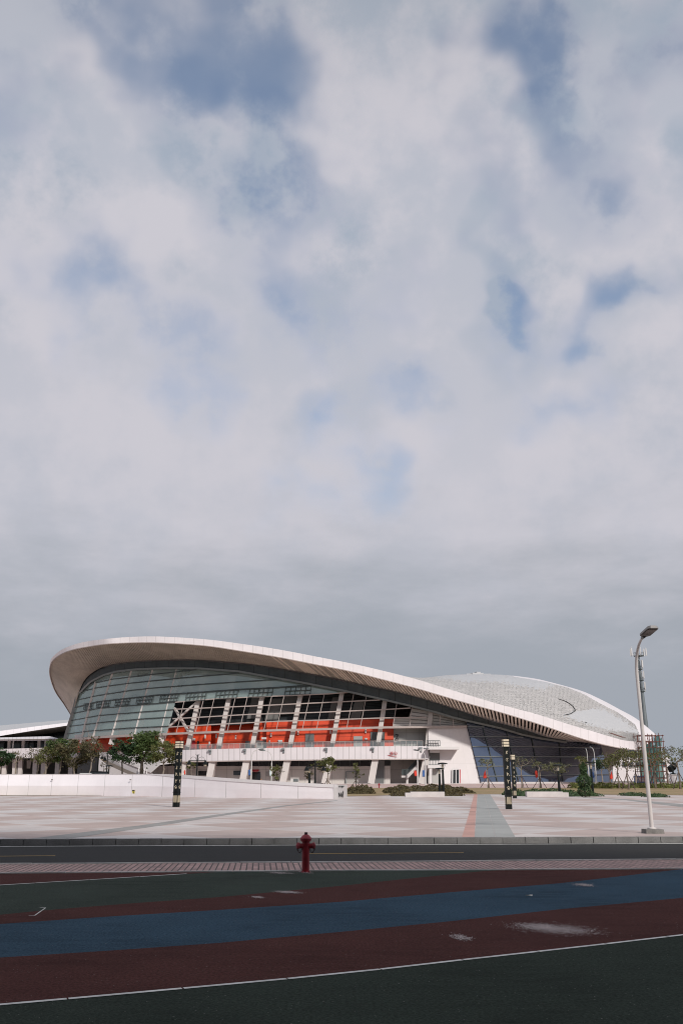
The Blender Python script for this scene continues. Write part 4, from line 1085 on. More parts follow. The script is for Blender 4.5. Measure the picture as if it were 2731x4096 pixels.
# return wall at the right end
p0 = G(1350, 3195.2, ZP); p1 = G(1388, 3190.6, ZP); z0 = D(1350, 3138, p0.y).z; z1 = D(1386, 3138.5, p1.y).z
m = MB(); q = [p0 + Vector((0, 0, -.1)), p1 + Vector((0, 0, -.1)), Vector((p1.x, p1.y, z1)), Vector((p0.x, p0.y, z0))]
m.slab(q, (-.35, .1, 0)); m.build('end_wall', M['pier'], wl)
def onend(x, y): # x 0..1 along the end wall, y height share
    a = p0.lerp(p1, x); return Vector((a.x + .03, a.y - .03, ZP + (z0 + (z1 - z0) * x - ZP) * y))
m = MB()
for s_, e_, w_ in (((.1, .1), (.1, .42), .10), ((.1, .4), (.3, .12), .07), ((.3, .12), (.32, .42), .09), ((.32, .4), (.45, .1), .06), ((.45, .1), (.48, .45), .1), ((.5, .08), (.55, .52), .13)):
    m.prism(onend(*s_), onend(*e_), w_ * 1.5, .02, hint=(p1 - p0).normalized())
m.build('painted_mark', M['letterblack'], wl)
m = MB(); m.prism(onend(.1, .88), onend(.62, .88), .05, .1, hint=(0, 0, 1)); m.box(onend(.42, .83), (.15, .15, .12)); m.build('wall_lamp', M['mullion'], wl)
def onwall(x, y, dy=-.03):
    i = min(range(len(dense)), key=lambda k: abs(dense[k][0] - x)); p, zt, n_ = front[i]; return D(x, y, p.y + dy)
m = MB(); m.slab([onwall(529, 3174), onwall(539, 3174), onwall(539.5, 3160), onwall(529.5, 3160)], (0, .04, 0)); m.slab([onwall(529.5, 3164.5, -.05), onwall(539.5, 3164.5, -.05), onwall(539.5, 3160.5, -.05), onwall(529.5, 3160.5, -.05)], (0, .03, 0), 1)
for y in (3167, 3169.5, 3172): m.slab([onwall(530.5, y + .7, -.05), onwall(538, y + .7, -.05), onwall(538, y, -.05), onwall(530.5, y, -.05)], (0, .03, 0), 1)
sg = m.build('warning_sign', [M['yellow'], M['letterblack']]); tag(sg, 'small yellow warning sign on the white curved wall', 'sign')
for x, y in ((209, 3119), (523, 3119)):
    m = MB(); p = onwall(x, y, .25); m.box(p, (.16, .1, .1)); m.build('step_light', M['brownwall'], wl)

# ------------------------------------------------------------------ trees
def limb(m, rnd, p, d, L, r_, depth, ends, mi=0):
    pts = [p]; rad = [r_]; n = 4; q = p
    for k in range(n):
        d = (d + Vector((rnd.gauss(0, .14), rnd.gauss(0, .14), rnd.gauss(.03, .08)))).normalized(); q = q + d * L / n; pts.append(q); rad.append(r_ * (1 - .55 * (k + 1) / n))
    m.tube(pts, rad, 6, mi)
    ends.append(q)
    if depth:
        for k in range(rnd.choice((2, 3))):
            dd2 = (d + Vector((rnd.gauss(0, .6), rnd.gauss(0, .6), rnd.gauss(.15, .3)))).normalized()
            limb(m, rnd, pts[rnd.choice((2, 3, 4))], dd2, L * rnd.uniform(.5, .75), r_ * .45, depth - 1, ends, mi)
def make_tree(base, h, r, z0, z1, leaves, size, lm, bm, label, group=None, seed=1, forks=4, tr=.12, stakes=0, name='tree', fill=.6, cat='tree', stems=1, lean=0, flat=1.0, depth=1):
    rnd = random.Random(seed); t = thing(name, base, label, cat, group)
    m = MB(); ends = []
    for s_ in range(stems):
        q = Vector((rnd.gauss(0, .12) * (stems > 1), rnd.gauss(0, .12) * (stems > 1), -.15)); pts = [q]; rad = [tr * 1.25]
        top = z0 + (z1 - z0) * .25
        for k in range(1, 6):
            pts.append(Vector((q.x * (1 + k) + lean * k / 5 + rnd.gauss(0, .04 * h / 4), q.y * (1 + k) + rnd.gauss(0, .04 * h / 4), top * k / 5))); rad.append(tr * (1 - .09 * k))
        m.tube(pts, rad, 8)
        for k in range(forks):
            a = 2 * math.pi * (k + rnd.random() * .7) / forks; up = rnd.uniform(.5, 1.3)
            L = math.hypot(r * .75, (z1 - z0) * .55) * rnd.uniform(.6, 1.0)
            limb(m, rnd, pts[rnd.choice((4, 5, 5))], Vector((math.cos(a), math.sin(a), up * (z1 - z0) / (2 * r))).normalized(), L, tr * .5, depth, ends)
    m.build('trunk', bm, t, smooth=True, local=True)
    m = MB(); cl_ = [e for e in ends if e.z > z0 - .2]
    zc = (z0 + z1) / 2; n_extra = int(len(cl_) * fill) + 7
    for _ in range(n_extra):
        a = rnd.uniform(0, 6.283); b = math.acos(rnd.uniform(-1, 1)); k = rnd.uniform(.55, 1) ** .6
        cl_.append(Vector((math.cos(a) * math.sin(b) * r * k + lean, math.sin(a) * math.sin(b) * r * k, zc + math.cos(b) * (z1 - z0) / 2 * k * flat)))
    wts = [rnd.uniform(.25, 1.5) for _ in cl_]; tot = sum(wts)
    for c, wt in zip(cl_, wts):
        sg_ = r * rnd.uniform(.11, .22)
        for _ in range(int(1.45 * leaves * wt / tot)):
            p = c + Vector((rnd.gauss(0, sg_), rnd.gauss(0, sg_), rnd.gauss(0, sg_ * .75)))
            if p.z > z1 + .1 or p.z < z0 - .5: continue
            m.leaf(p, size * rnd.uniform(.6, 1.4), rnd)
    if m.v: m.build('crown', lm, t, local=True)
    if stakes:
        for k in range(stakes):
            a = 2 * math.pi * k / stakes + .5; m = MB(); R_ = rnd.uniform(1.1, 1.5); hs_ = h * .42
            m.tube([(math.cos(a) * R_, math.sin(a) * R_, -.1), (math.cos(a) * -.12, math.sin(a) * -.12, hs_ * 1.05)], .04, 6); m.build('stake', M['stake'], t, local=True)
    return t
def planted(px, pytop, Y, crown_px, ylow, **kw):                           # tree that stands behind the wall, its foot on the terrain
    top = D(px, pytop, Y); z = terrain(top.x, Y); b = Vector((top.x, Y, z)); low = D(px, ylow, Y).z - z; h = top.z - z
    r = crown_px / 2 * Y / FPX / CT
    return make_tree(b, h, r, low, h, **kw)
GRP = 'trees behind the white wall'
planted(12, 2996, 112, 62, 3058, leaves=1300, size=.26, lm=M['leafdark'], bm=M['bark'], label='dark leafy tree cut by the left picture edge behind the white wall', group=GRP, seed=1)
planted(72, 3004, 114, 55, 3040, leaves=170, size=.2, lm=M['leafbrown'], bm=M['bark'], label='nearly bare pale tree beside the dark tree at the far left', group=GRP, seed=2, depth=2)
planted(152, 2996, 113, 66, 3050, leaves=420, size=.22, lm=M['leafbrown'], bm=M['bark'], label='thin brownish tree with sparse leaves in front of the pavilion parapet', group=GRP, seed=3, depth=2, stems=2)
planted(192, 2988, 110, 66, 3050, leaves=650, size=.23, lm=M['leafolive'], bm=M['bark'], label='olive tree with pale forked trunk left of the dense green tree', group=GRP, seed=4, depth=2, tr=.13)
planted(252, 2956, 112, 92, 3045, leaves=2600, size=.25, lm=M['leafgreen'], bm=M['bark'], label='dense green tree under the corner of the green glass front', group=GRP, seed=5)
planted(308, 2962, 109, 105, 3066, leaves=2700, size=.24, lm=M['leafbrown'], bm=M['bark'], label='dense brown green tree right of the green glass corner', group=GRP, seed=6, fill=1)
planted(373, 2950, 108, 78, 3050, leaves=800, size=.22, lm=M['leafbrown'], bm=M['bark'], label='tall sparse brown tree in front of the red wall', group=GRP, seed=7, depth=2, tr=.13)
planted(419, 3050, 108, 26, 3074, leaves=40, size=.18, lm=M['leafbrown'], bm=M['barkdark'], label='tiny bare sapling between two street lamps behind the wall', group=GRP, seed=8, tr=.05, forks=3)
planted(497, 2964, 110, 92, 3050, leaves=2300, size=.24, lm=M['leafdark'], bm=M['barkdark'], label='dark round tree at the left side of the largest tree', group=GRP, seed=9)
planted(578, 2927, 112, 138, 3062, leaves=4600, size=.26, lm=M['leafgreen'], bm=M['barkdark'], label='largest broad green tree behind the wall', group=GRP, seed=10, tr=.26, fill=1)
planted(662, 2964, 108, 98, 3056, leaves=2000, size=.23, lm=M['leafolive'], bm=M['bark'], label='yellowish tree just left of the black light pillar', group=GRP, seed=11)
planted(768, 3046, 106, 32, 3064, leaves=190, size=.2, lm=M['leafolive'], bm=M['bark'], label='small sapling with yellow leaves just right of the black light pillar', group=GRP, seed=12, tr=.06, forks=3)
planted(1109, 3056, 104, 34, 3118, leaves=170, size=.22, lm=M['leafolive'], bm=M['barkdark'], label='thin sapling with sparse tufts beside a ground floor column', group=GRP, seed=13, tr=.06, forks=4)
planted(1236, 3084, 99, 36, 3118, leaves=90, size=.2, lm=M['leafbrown'], bm=M['barkdark'], label='stunted sapling wrapped around the funnel headed lamp', group=GRP, seed=14, tr=.07, forks=4)
planted(1309, 3030, 100, 60, 3092, leaves=620, size=.24, lm=M['leafolive'], bm=M['bark'], label='bushy young tree with wide top near the right end of the wall', group=GRP, seed=15, tr=.08, forks=5, stakes=2)
G2 = 'staked young trees on the lawn'
def lawn_tree(px, pyb, pytop, crown_px, ylow, Y, **kw):
    b = D(px, pyb, Y); b.z = terrain(b.x, Y); h = D(px, pytop, Y).z - b.z; r = crown_px / 2 * Y / FPX / CT; low = D(px, ylow, Y).z - b.z
    kw['leaves'] = int(kw['leaves'] * .68)
    return make_tree(b, h, r, low, h, **kw)
lawn_tree(1423, 3152, 3052, 32, 3120, 113, leaves=240, size=.23, lm=M['leafolive'], bm=M['barkdark'], label='slender sapling with leaf tufts growing from the dark hedge near the wall end', group=G2, seed=21, tr=.06, stakes=2)
lawn_tree(1951, 3151, 3036, 56, 3066, 127, leaves=300, size=.22, lm=M['leafpale'], bm=M['bark'], label='thin staked tree with pale drooping leaves beside the white pier', group=G2, seed=22, tr=.11, stakes=3, flat=.6)
lawn_tree(2087, 3153, 3022, 58, 3080, 127, leaves=240, size=.21, lm=M['leafpale'], bm=M['bark'], label='nearly bare staked tree with reddish trunk just right of the paired black light pillars', group=G2, seed=23, tr=.11, stakes=3, depth=2)
lawn_tree(2160, 3154, 3046, 58, 3078, 127, leaves=300, size=.22, lm=M['leafpale'], bm=M['bark'], label='staked tree with a flat sparse top beside the red flag and blue glass', group=G2, seed=24, tr=.12, stakes=3, flat=.6)
lawn_tree(2233, 3156, 3052, 64, 3096, 124, leaves=620, size=.22, lm=M['leafpale'], bm=M['bark'], label='yellowish staked tree behind the black lamp at the right stone bench', group=G2, seed=25, tr=.1, stakes=3)
lawn_tree(2330, 3150, 3022, 46, 3072, 126, leaves=420, size=.22, lm=M['leafolive'], bm=M['bark'], label='olive tree top rising behind the cone shaped shrub', group=G2, seed=26, tr=.1)
lawn_tree(2408, 3136, 3040, 62, 3078, 138, leaves=900, size=.25, lm=M['leafdark'], bm=M['bark'], label='dark round topped tree before the dark end of the blue glass', group=G2, seed=27, tr=.12)
lawn_tree(2440, 3140, 3024, 48, 3080, 134, leaves=340, size=.23, lm=M['leafolive'], bm=M['bark'], label='sparse tree left of the red flag at the glass end', group=G2, seed=28, tr=.12, depth=2)
lawn_tree(2475, 3154, 3014, 74, 3072, 124, leaves=620, size=.23, lm=M['leafolive'], bm=M['bark'], label='grey trunked staked tree right of the glass end', group=G2, seed=29, tr=.13, stakes=4, depth=2)
lawn_tree(2512, 3160, 2992, 74, 3085, 120, leaves=900, size=.22, lm=M['leafolive'], bm=M['bark'], label='tall brownish staked tree in front of the far white building', group=G2, seed=30, tr=.13, stakes=4, depth=2)
lawn_tree(2545, 3146, 3000, 76, 3090, 130, leaves=900, size=.23, lm=M['leafbrown'], bm=M['bark'], label='brown leaved tree just left of the tall street lamp post', group=G2, seed=31, tr=.13, stakes=3, depth=2)
lawn_tree(2622, 3153, 2990, 70, 3085, 124, leaves=620, size=.22, lm=M['leafolive'], bm=M['bark'], label='staked tree in front of the green scaffold net', group=G2, seed=32, tr=.15, stakes=4, depth=2)
lawn_tree(2672, 3146, 2986, 62, 3050, 130, leaves=320, size=.22, lm=M['leafbrown'], bm=M['bark'], label='thin bare tree right beside the scaffold', group=G2, seed=33, tr=.13, stakes=3, depth=2)
lawn_tree(2718, 3155, 2984, 92, 3070, 122, leaves=620, size=.22, lm=M['leafolive'], bm=M['bark'], label='bare forked tree with thin leaves at the right picture edge', group=G2, seed=34, tr=.15, stakes=4, depth=2)
lawn_tree(2790, 3155, 2990, 92, 3070, 128, leaves=620, size=.22, lm=M['leafolive'], bm=M['bark'], label='leafy tree mostly outside the right picture edge', group=G2, seed=35, tr=.15, stakes=3)
# cone shaped shrub
b = G(2340, 3188, ZP); b.z = ZP + .05
m = MB(); rnd = random.Random(40); t = thing('cone_shrub', b, 'dense green cone shaped shrub at the plaza edge', 'shrub'); Hs = D(2340, 3048, b.y).z - b.z
for _ in range(3600):
    z = rnd.random() ** .9 * Hs; rr_ = .98 * (1 - (z / Hs) ** 2.2) * (.75 + .25 * math.sin(z * 5 + rnd.random())) * (.45 + .55 * min(1, z / .6)); a = rnd.uniform(0, 6.283); k = rnd.uniform(.6, 1.05)
    m.leaf(Vector((math.cos(a) * rr_ * k, math.sin(a) * rr_ * k, z)), .16 * rnd.uniform(.7, 1.4), rnd)
m.build('crown', M['hedgedark'], t, local=True); m = MB(); m.tube([(0, 0, -.1), (0.02, 0, Hs * .8)], [.07, .03], 7); m.build('trunk', M['bark'], t, local=True)
# hedges
def hedge(name, x0, x1, ytop, ybot, Y, dep, lm, label, n, group=None, size=.2, mound=True, cat='hedge'):
    a = D(x0, ybot, Y); b = D(x1, ybot, Y); z = terrain((a.x + b.x) / 2, Y); h = D((x0 + x1) / 2, ytop, Y + dep / 2).z - z
    h = max(h, .3)
    rnd = random.Random(int(x0) + n); t = MB(); L = b.x - a.x
    core = []
    nx = max(6, int(L / .6)); rows = []
    prof = [(-1, 0), (-.85, .55), (-.4, .85), (.3, .9), (.9, .6), (1, 0)]
    def env(s): return (1 - abs(2 * s - 1) ** (4 if mound else 14)) ** (.6 if mound else .3)
    for dy, dz in prof:
        rows.append([Vector((a.x + L * i / nx, Y + dep / 2 * (1 + dy * .9), z - .05 + h * dz * env(i / nx) * (.85 + .1 * math.sin(i * 1.7) + .08 * math.sin(i * .6)))) for i in range(nx + 1)])
    t.grid(rows)
    for _ in range(n):
        s = rnd.random(); q = rnd.choice(range(len(prof) - 1)); k = rnd.random(); dy = prof[q][0] + (prof[q + 1][0] - prof[q][0]) * k; dz = prof[q][1] + (prof[q + 1][1] - prof[q][1]) * k
        p = Vector((a.x + L * s, Y + dep / 2 * (1 + dy), z + h * dz * env(s) * (.9 + .12 * math.sin(s * 37) + .1 * math.sin(s * 13)) + rnd.uniform(-.02, .1)))
        t.leaf(p, size * rnd.uniform(.6, 1.5), rnd)
    o = t.build(name, lm); return tag(o, label, cat, group)
hedge('hedge', 1388, 1503, 3138, 3170, 106, 9, M['hedgeolive'], 'small dark olive hedge mound beside the end of the white wall', 1100)
hedge('hedge', 1536, 1904, 3137, 3169, 108, 8, M['hedgeolive'], 'long dark olive hedge before the white pier', 3200)
GH = 'low shrub patches on the plaza edge'
hedge('shrub_patch', 1565, 1640, 3172, 3187, 92, 5, M['hedgeolive'], 'low olive shrub patch at the left end of the left stone bench', 420, GH, .16, cat='shrub')
hedge('shrub_patch', 1780, 1862, 3172, 3187, 93, 5, M['hedgeolive'], 'low olive shrub patch at the right end of the left stone bench', 420, GH, .16, cat='shrub')
hedge('shrub_patch', 2060, 2118, 3158, 3190, 92, 8, M['hedgedark'], 'green shrub patch behind the farther black light pillar', 650, GH, .16, cat='shrub')
hedge('shrub_patch', 2110, 2330, 3155, 3172, 106, 5, M['hedgedark'], 'long green shrub row behind the right stone bench', 1300, GH, .18, cat='shrub')
hedge('shrub_patch', 2270, 2420, 3168, 3186, 91, 4, M['hedgedark'], 'dark shrub patch around the foot of the cone shrub', 800, GH, .16, cat='shrub')
hedge('shrub_patch', 2515, 2600, 3173, 3185, 93, 4, M['hedgedark'], 'flat green shrub patch left of the tall street lamp post', 420, GH, .16, cat='shrub')
hedge('shrub_patch', 2604, 2680, 3180, 3193, 86, 3, M['hedgedark'], 'flat green shrub patch right of the tall street lamp post', 420, GH, .15, cat='shrub')
hedge('hedge', 2288, 2520, 3131, 3153, 124, 3, M['hedgegreen'], 'clipped yellow green hedge left part before the glass end', 2300, None, .2, False)
hedge('hedge', 2524, 2900, 3131, 3152, 126, 3, M['hedgegreen'], 'clipped yellow green hedge running to the right picture edge', 2600, None, .2, False)

# ------------------------------------------------------------------ stone benches
def bench(x0, x1, xs_, ytop, ylow, ybot, label, flip=False):
    a = G(x0, ybot, ZP); b = G(x1, ybot, ZP); t = thing('stone_bench', (a.x, a.y, ZP), label, 'bench', 'stone benches on the plaza edge')
    h = D(x0, ytop, a.y).z - ZP; hl = D(x0, ylow, a.y).z - ZP; k = (xs_ - x0) / (x1 - x0); L = b.x - a.x
    hi = (a.x + L * k, b.x) if not flip else (a.x, a.x + L * k); lo = (a.x, a.x + L * k) if not flip else (a.x + L * k, b.x)
    m = MB(); m.box(((hi[0] + hi[1]) / 2, a.y + .4, ZP + h / 2), (hi[1] - hi[0], .8, h)); m.build('seat_block', M['stone'], t)
    m = MB(); m.box(((lo[0] + lo[1]) / 2, a.y + .4, ZP + hl / 2), (lo[1] - lo[0] - .006, .8, hl)); m.build('end_block', M['stone'], t)
    return t
bench(1621, 1778, 1642, 3167, 3171, 3188.5, 'long white stepped stone bench by the two black lamps')
bench(2107, 2274, 2251, 3166.5, 3170, 3187.5, 'long white stepped stone bench right of the black light pillars', True)

# ------------------------------------------------------------------ black light pillars
GLY = [
 [[(-.5, -1), (-.15, -.35), (-.2, .3), (.2, .55)], [(-.2, .1), (.15, -.3), (.25, -.9)], [(.0, .5), (.35, .35), (.75, .6)], [(.15, .85), (.25, .85)]],
 [[(-.75, .0), (-.3, -.25), (.1, .0), (.0, .5)], [(-.45, .55), (.1, .5), (.7, .6)], [(.1, .0), (.4, -.35), (.2, -.85)], [(-.1, .9), (.05, .9)], [(-.15, -.8), (-.05, -.8)]],
 [[(-.5, -.75), (-.05, -.4), (.15, .1), (-.1, .5)], [(.15, -.1), (.3, -.5), (-.1, -1)], [(-.1, .5), (.2, .3), (.6, .35)], [(-.2, .85), (-.05, .85)]],
 [[(-.6, .7), (.0, .5), (.4, .2), (.5, -.3), (.85, -.9)], [(.2, .3), (-.1, -.2), (-.5, -.9)], [(-.6, .2), (.0, .3)], [(-.2, .9), (-.05, .9)], [(-.5, -.1), (.1, .05)]],
 [[(.0, -1), (.0, -.2), (-.3, .4), (-.5, .1)], [(.0, -.1), (.4, .4), (.9, .7)], [(-.3, .5), (.15, .45)], [(-.4, .85), (-.2, .85)]],
 [[(-.9, .5), (-.45, .3), (-.2, -.2), (-.6, -.5)], [(-.4, .6), (.3, .75), (.5, .3), (.1, .0), (.9, -.1)], [(.1, .0), (.5, -.9)], [(.0, -.1), (-.1, -.8)], [(-.1, .9), (.1, .9)]]]
def pillar(px, pyb, H_, rz, label, detail=True):
    b = G(px, pyb, ZP); t = thing('light_pillar', b, label, 'light pillar', 'black light pillars on the plaza', rz)
    w_ = .31; hh = .46
    m = MB(); m.box((0, 0, (H_ - hh) / 2), (w_, w_, H_ - hh)); m.box((0, 0, H_ * .22), (w_ + .07, w_ + .07, .022)); m.build('shaft', M['black'], t, local=True)
    m = MB(); hw = .37; z0 = H_ - hh
    for k in range(4): m.box((0, 0, z0 + .015 + k * (hh - .03) / 3), (hw + .02, hw + .02, .03))
    for sx in (-1, 1):
        for sy in (-1, 1): m.box((sx * (hw / 2 - .005), sy * (hw / 2 - .005), z0 + hh / 2), (.028, .028, hh - .002))
    hd = m.build('lamp_head', M['black'], t, local=True)
    for k in range(3):
        m = MB(); m.box((0, 0, z0 + .03 + (k + .5) * (hh - .03) / 3 - .015), (hw - .012, hw - .012, (hh - .03) / 3 - .032)); o = m.build('lamp_panel', M['cream'], hd, local=True)
    for face in range(4):
        rot = Matrix.Rotation(face * math.pi / 2, 3, 'Z')
        m = MB()
        for k in range(5):
            x = -.10 + k * .05; m.box(rot @ Vector((x, -w_ / 2 - .004, H_ * .121)), (.022, .008, H_ * .102), face * math.pi / 2)
        m.build('vent', M['gold'], t, local=True)
        for gi, fz in enumerate((.805, .696, .592, .491, .389, .295)):
            if face not in (0, 1): continue
            m = MB()
            for s_ in GLY[gi]:
                pts = [rot @ Vector((x * .105, -w_ / 2 - .005, H_ * fz + y * .105)) for x, y in s_]
                hnt = rot @ Vector((0, -1, 0))
                m.sweep(pts, .019, .006, hint=hnt)
            m.build('sports_figure', M['gold'], t, local=True)
    return t
pillar(705, 3228, D(722, 2963, G(705, 3228, ZP).y).z - ZP, R(-22), 'black square light pillar with sports figures before the white wall')
pillar(2034, 3236.5, D(2019, 2955, G(2034, 3236.5, ZP).y).z - ZP, R(3), 'tall nearer black light pillar of the pair before the blue glass')
pillar(2058, 3193.5, D(2048, 3018, G(2058, 3193.5, ZP).y).z - ZP, R(3), 'farther smaller black light pillar of the pair before the blue glass')

# ------------------------------------------------------------------ tall street lamp at the kerb
b = G(2607, 3333, ZP); t = thing('street_lamp', b, 'tall pale grey street lamp with curved arm at the right kerb', 'street lamp')
m = MB(); m.box((0, -.05, .06), (.54, .42, .12), .04, taper=.97); m.build('base_slab', M['slab'], t, local=True)
q = [(0, 0, .1), (0, 0, .6), (0, .0, 2), (0, 0, 3.6), (0, 0.0, 4.7), (0, -.05, 5.0), (0, -.17, 5.26), (0, -.40, 5.50), (0, -.66, 5.64), (0, -.92, 5.72)]
sp_ = [Vector(p) for p in spline(q, 5)]
m = MB(); m.tube(sp_, [.064 - .03 * k / (len(sp_) - 1) for k in range(len(sp_))], 16); m.lathe([(.13, 0), (.13, .03), (.085, .05)], 16, (0, 0, .12)); m.build('pole', M['pole'], t, smooth=True, local=True)
m = MB()
hp = Vector((0, -.88, 5.70)); ax = Vector((0, -1, .12)).normalized(); sx = Vector((1, 0, 0)); up_ = sx.cross(ax) * -1
up_ = Vector((0, .12, 1)).normalized()
outl = [(-.04, 0), (-.05, .06), (-.16, .22), (-.165, .95), (-.09, 1.03), (.09, 1.03), (.165, .95), (.16, .22), (.05, .06), (.04, 0)]
m.slab([hp + sx * x + ax * y for x, y in outl], up_ * .05)
m.slab([hp + sx * x * .8 + ax * (y * .94 + .03) + up_ * .05 for x, y in outl], up_ * .035)
hd = m.build('lamp_head', M['lamphead'], t, smooth=False, local=True)
m = MB(); m.slab([hp + sx * x * .97 + ax * y - up_ * .012 for x, y in outl], up_ * .01); m.build('underside', M['lampunder'], hd, local=True)
m = MB(); A_ = hp - up_ * .02; m.grid([[A_ + sx * -.135 + ax * y, A_ + sx * .135 + ax * y] for y in (.32, .5, .7, .94)])
for k in range(5): m.prism(A_ + sx * -.135 + ax * (.38 + k * .125), A_ + sx * .135 + ax * (.38 + k * .125), .035, .014, hint=ax)
m.build('lens', M['lampribs'], hd, local=True)
m = MB(); m.tube([hp - ax * .07, hp + ax * .12], [.05, .055], 10); m.build('socket', M['galv'], hd, local=True)

# ------------------------------------------------------------------ red hydrant in front
def hydrant(loc, s, label, rz=0, detail=True):
    t = thing('fire_hydrant', loc, label, 'hydrant', None, rz)
    def V(l): return [(r_ * s, z * s) for r_, z in l]
    m = MB(); m.lathe(V([(.098, 0), (.098, .012), (.088, .022), (.076, .026), (.076, .52), (.078, .54), (.075, .57), (.088, .575), (.088, .60), (.108, .605), (.113, .612), (.113, .635), (.116, .64)]), 28); m.build('barrel', M['hydrant'], t, smooth=False, local=True)
    m = MB(); m.lathe(V([(.118, .638), (.119, .648), (.105, .668), (.086, .69), (.062, .712), (.04, .724)]), 28); m.build('bonnet', M['hydrantfaded'], t, smooth=True, local=True)
    m = MB(); m.lathe(V([(.038, .722), (.036, .728), (.036, .762), (.033, .768)]), 5); m.build('operating_nut', M['hydrantdark'], t, local=True)
    for sx_ in (-1, 1):
        a = Vector((sx_ * .06, -.01, .50)) * s; d_ = Vector((sx_ * .93, -.12, .10)).normalized()
        m = MB(); m.tube([a, a + d_ * .075 * s], .052 * s, 16); m.build('outlet', M['hydrant'], t, local=True)
        m = MB(); m.tube([a + d_ * .075 * s, a + d_ * .087 * s, a + d_ * .089 * s, a + d_ * .125 * s, a + d_ * .13 * s], [.058 * s, .058 * s, .064 * s, .062 * s, .05 * s], 14); m.tube([a + d_ * .128 * s, a + d_ * .142 * s], .022 * s, 5); m.build('outlet_cap', M['hydrantfaded'], t, local=True)
        m = MB(); p0_ = a + d_ * .13 * s + Vector((0, -.02, -.03)) * s; p1_ = Vector((sx_ * .08, -.03, .44)) * s
        n = 9
        for k in range(n):
            def ch(u_): q_ = p0_.lerp(p1_, u_); return q_ + Vector((0, 0, -.085 * s * (1 - (2 * u_ - 1) ** 2)))
            c0, c1 = ch(k / n), ch((k + 1) / n); ctr = (c0 + c1) / 2; dr_ = (c1 - c0).normalized(); sd = dr_.cross(Vector((0, 1, 0)) if k % 2 else Vector((dr_.z, .3, -dr_.x))).normalized()
            L_ = (c1 - c0).length * .72; ring = [ctr + dr_ * math.cos(j * 1.0472) * L_ + sd * math.sin(j * 1.0472) * .010 * s for j in range(7)]
            m.tube(ring, .0042 * s, 5, caps=False)
        m.build('chain', M['hydrantdark'], t, local=True)
    if detail:
        m = MB()
        for k in range(6):
            q_ = k * 1.0472 + .3; m.lathe([(.011 * s, .012 * s), (.011 * s, .026 * s)], 6, (math.cos(q_) * .087 * s, math.sin(q_) * .087 * s, 0))
        m.build('flange_bolts', M['hydrantdark'], t, local=True)
    return t
b = G(1222, 3489, 0); hH = D(1225, 3329, b.y).z
hydrant(b, hH / .768, 'red fire hydrant with hanging chains on the near rubber path', R(6))
b = D(1515.5, 3143, 126); b.z = terrain(b.x, 126)
hydrant(b, (D(1515.5, 3132, 126).z - b.z) / .768, 'tiny distant red fire hydrant at the gap between the two hedges', 0, False)

# ------------------------------------------------------------------ street lamps near the arena
def lantern(px, pybot, pytop, Y, label, z=None, small=False):
    top = D(px, pytop, Y); zb = terrain(top.x, Y) if z is None else z; h = top.z - zb
    t = thing('street_lamp', (top.x, Y, zb), label, 'street lamp', 'double headed lantern lamps')
    m = MB(); m.lathe([(.13, -.1), (.13, .3), (.09, .4), (.075, h * .5), (.06, h - .2), (.03, h)], 10); m.build('pole', M['black'], t, smooth=True, local=True)
    a = h - .55
    m = MB(); m.tube([(-.85, 0, a - .02), (.85, 0, a - .02)], .035, 6)
    for s_ in (-1, 1):
        m.tube([(s_ * .08, 0, a + .02), (s_ * .2, 0, a + .28), (s_ * .45, 0, a + .33), (s_ * .65, 0, a + .22), (s_ * .72, 0, a)], .018, 6)
        m.tube([(0, 0, h - .25), (s_ * .12, 0, h - .02), (s_ * .2, 0, h + .05)], .018, 6)
    m.build('arm', M['black'], t, local=True)
    for s_ in (-1, 1):
        m = MB(); m.lathe([(.03, .0), (.06, -.05), (.12, -.12), (.2, -.3), (.27, -.36), (.27, -.39)], 10, (s_ * .78, 0, a)); l_ = m.build('lantern', M['black'], t, smooth=True, local=True)
        m = MB(); m.lathe([(.15, -.385), (.16, -.44), (.11, -.52), (.04, -.56)], 10, (s_ * .78, 0, a)); m.build('bulb', M['cream'], l_, smooth=True, local=True)
    return t
lantern(791, 3111, 3018, 88.5, 'black double lantern lamp standing just right of the left black light pillar', )
lantern(1261, 3135, 3040, 84.5, 'dark double lantern lamp on the wall beside the bushy young tree')
lantern(433, 3050, 3008, 128, 'black double lantern lamp beside the white outdoor stair')
lantern(397, 3094, 3010, 110, 'black double lantern lamp left of the outdoor stair among brown trees')
def flatlamp(px, pybot, pytop, Y, label, z=None):
    top = D(px, pytop, Y); zb = terrain(top.x, Y) if z is None else z; h = top.z - zb
    t = thing('street_lamp', (top.x, Y, zb), label, 'street lamp', 'black lamps with flat disc heads')
    m = MB(); m.lathe([(.15, -.1), (.14, .15), (.12, h * .4), (.1, h * .78), (.08, h * .8)], 12); m.build('pole', M['black'], t, smooth=True, local=True)
    m = MB()
    for k in range(4):
        q_ = k * 1.5708 + .4; m.tube([(math.cos(q_) * .06, math.sin(q_) * .06, h * .79), (math.cos(q_) * .34, math.sin(q_) * .34, h - .1)], .015, 5)
    m.build('bracket', M['galv'], t, local=True)
    m = MB(); m.lathe([(.5, h - .1), (.52, h - .06), (.36, h + .01), (.1, h + .05)], 18); m.build('lamp_head', M['black'], t, smooth=True, local=True)
    m = MB(); m.lathe([(.09, h * .8), (.11, h - .12)], 10); m.build('bulb', M['cream'], t, smooth=True, local=True)
    return t
flatlamp(1756, 3166, 3073, 92, 'shorter black disc lamp of the two behind the left stone bench')
flatlamp(1769, 3166, 3052, 92, 'taller black disc lamp of the two behind the left stone bench')
flatlamp(2229, 3165, 3059, 93, 'black disc lamp behind the right stone bench')
flatlamp(2360, 3182, 3048, 92, 'black disc lamp behind the cone shaped shrub')
flatlamp(437, 3094, 3062, 106, 'small black disc lamp before the outdoor stair')
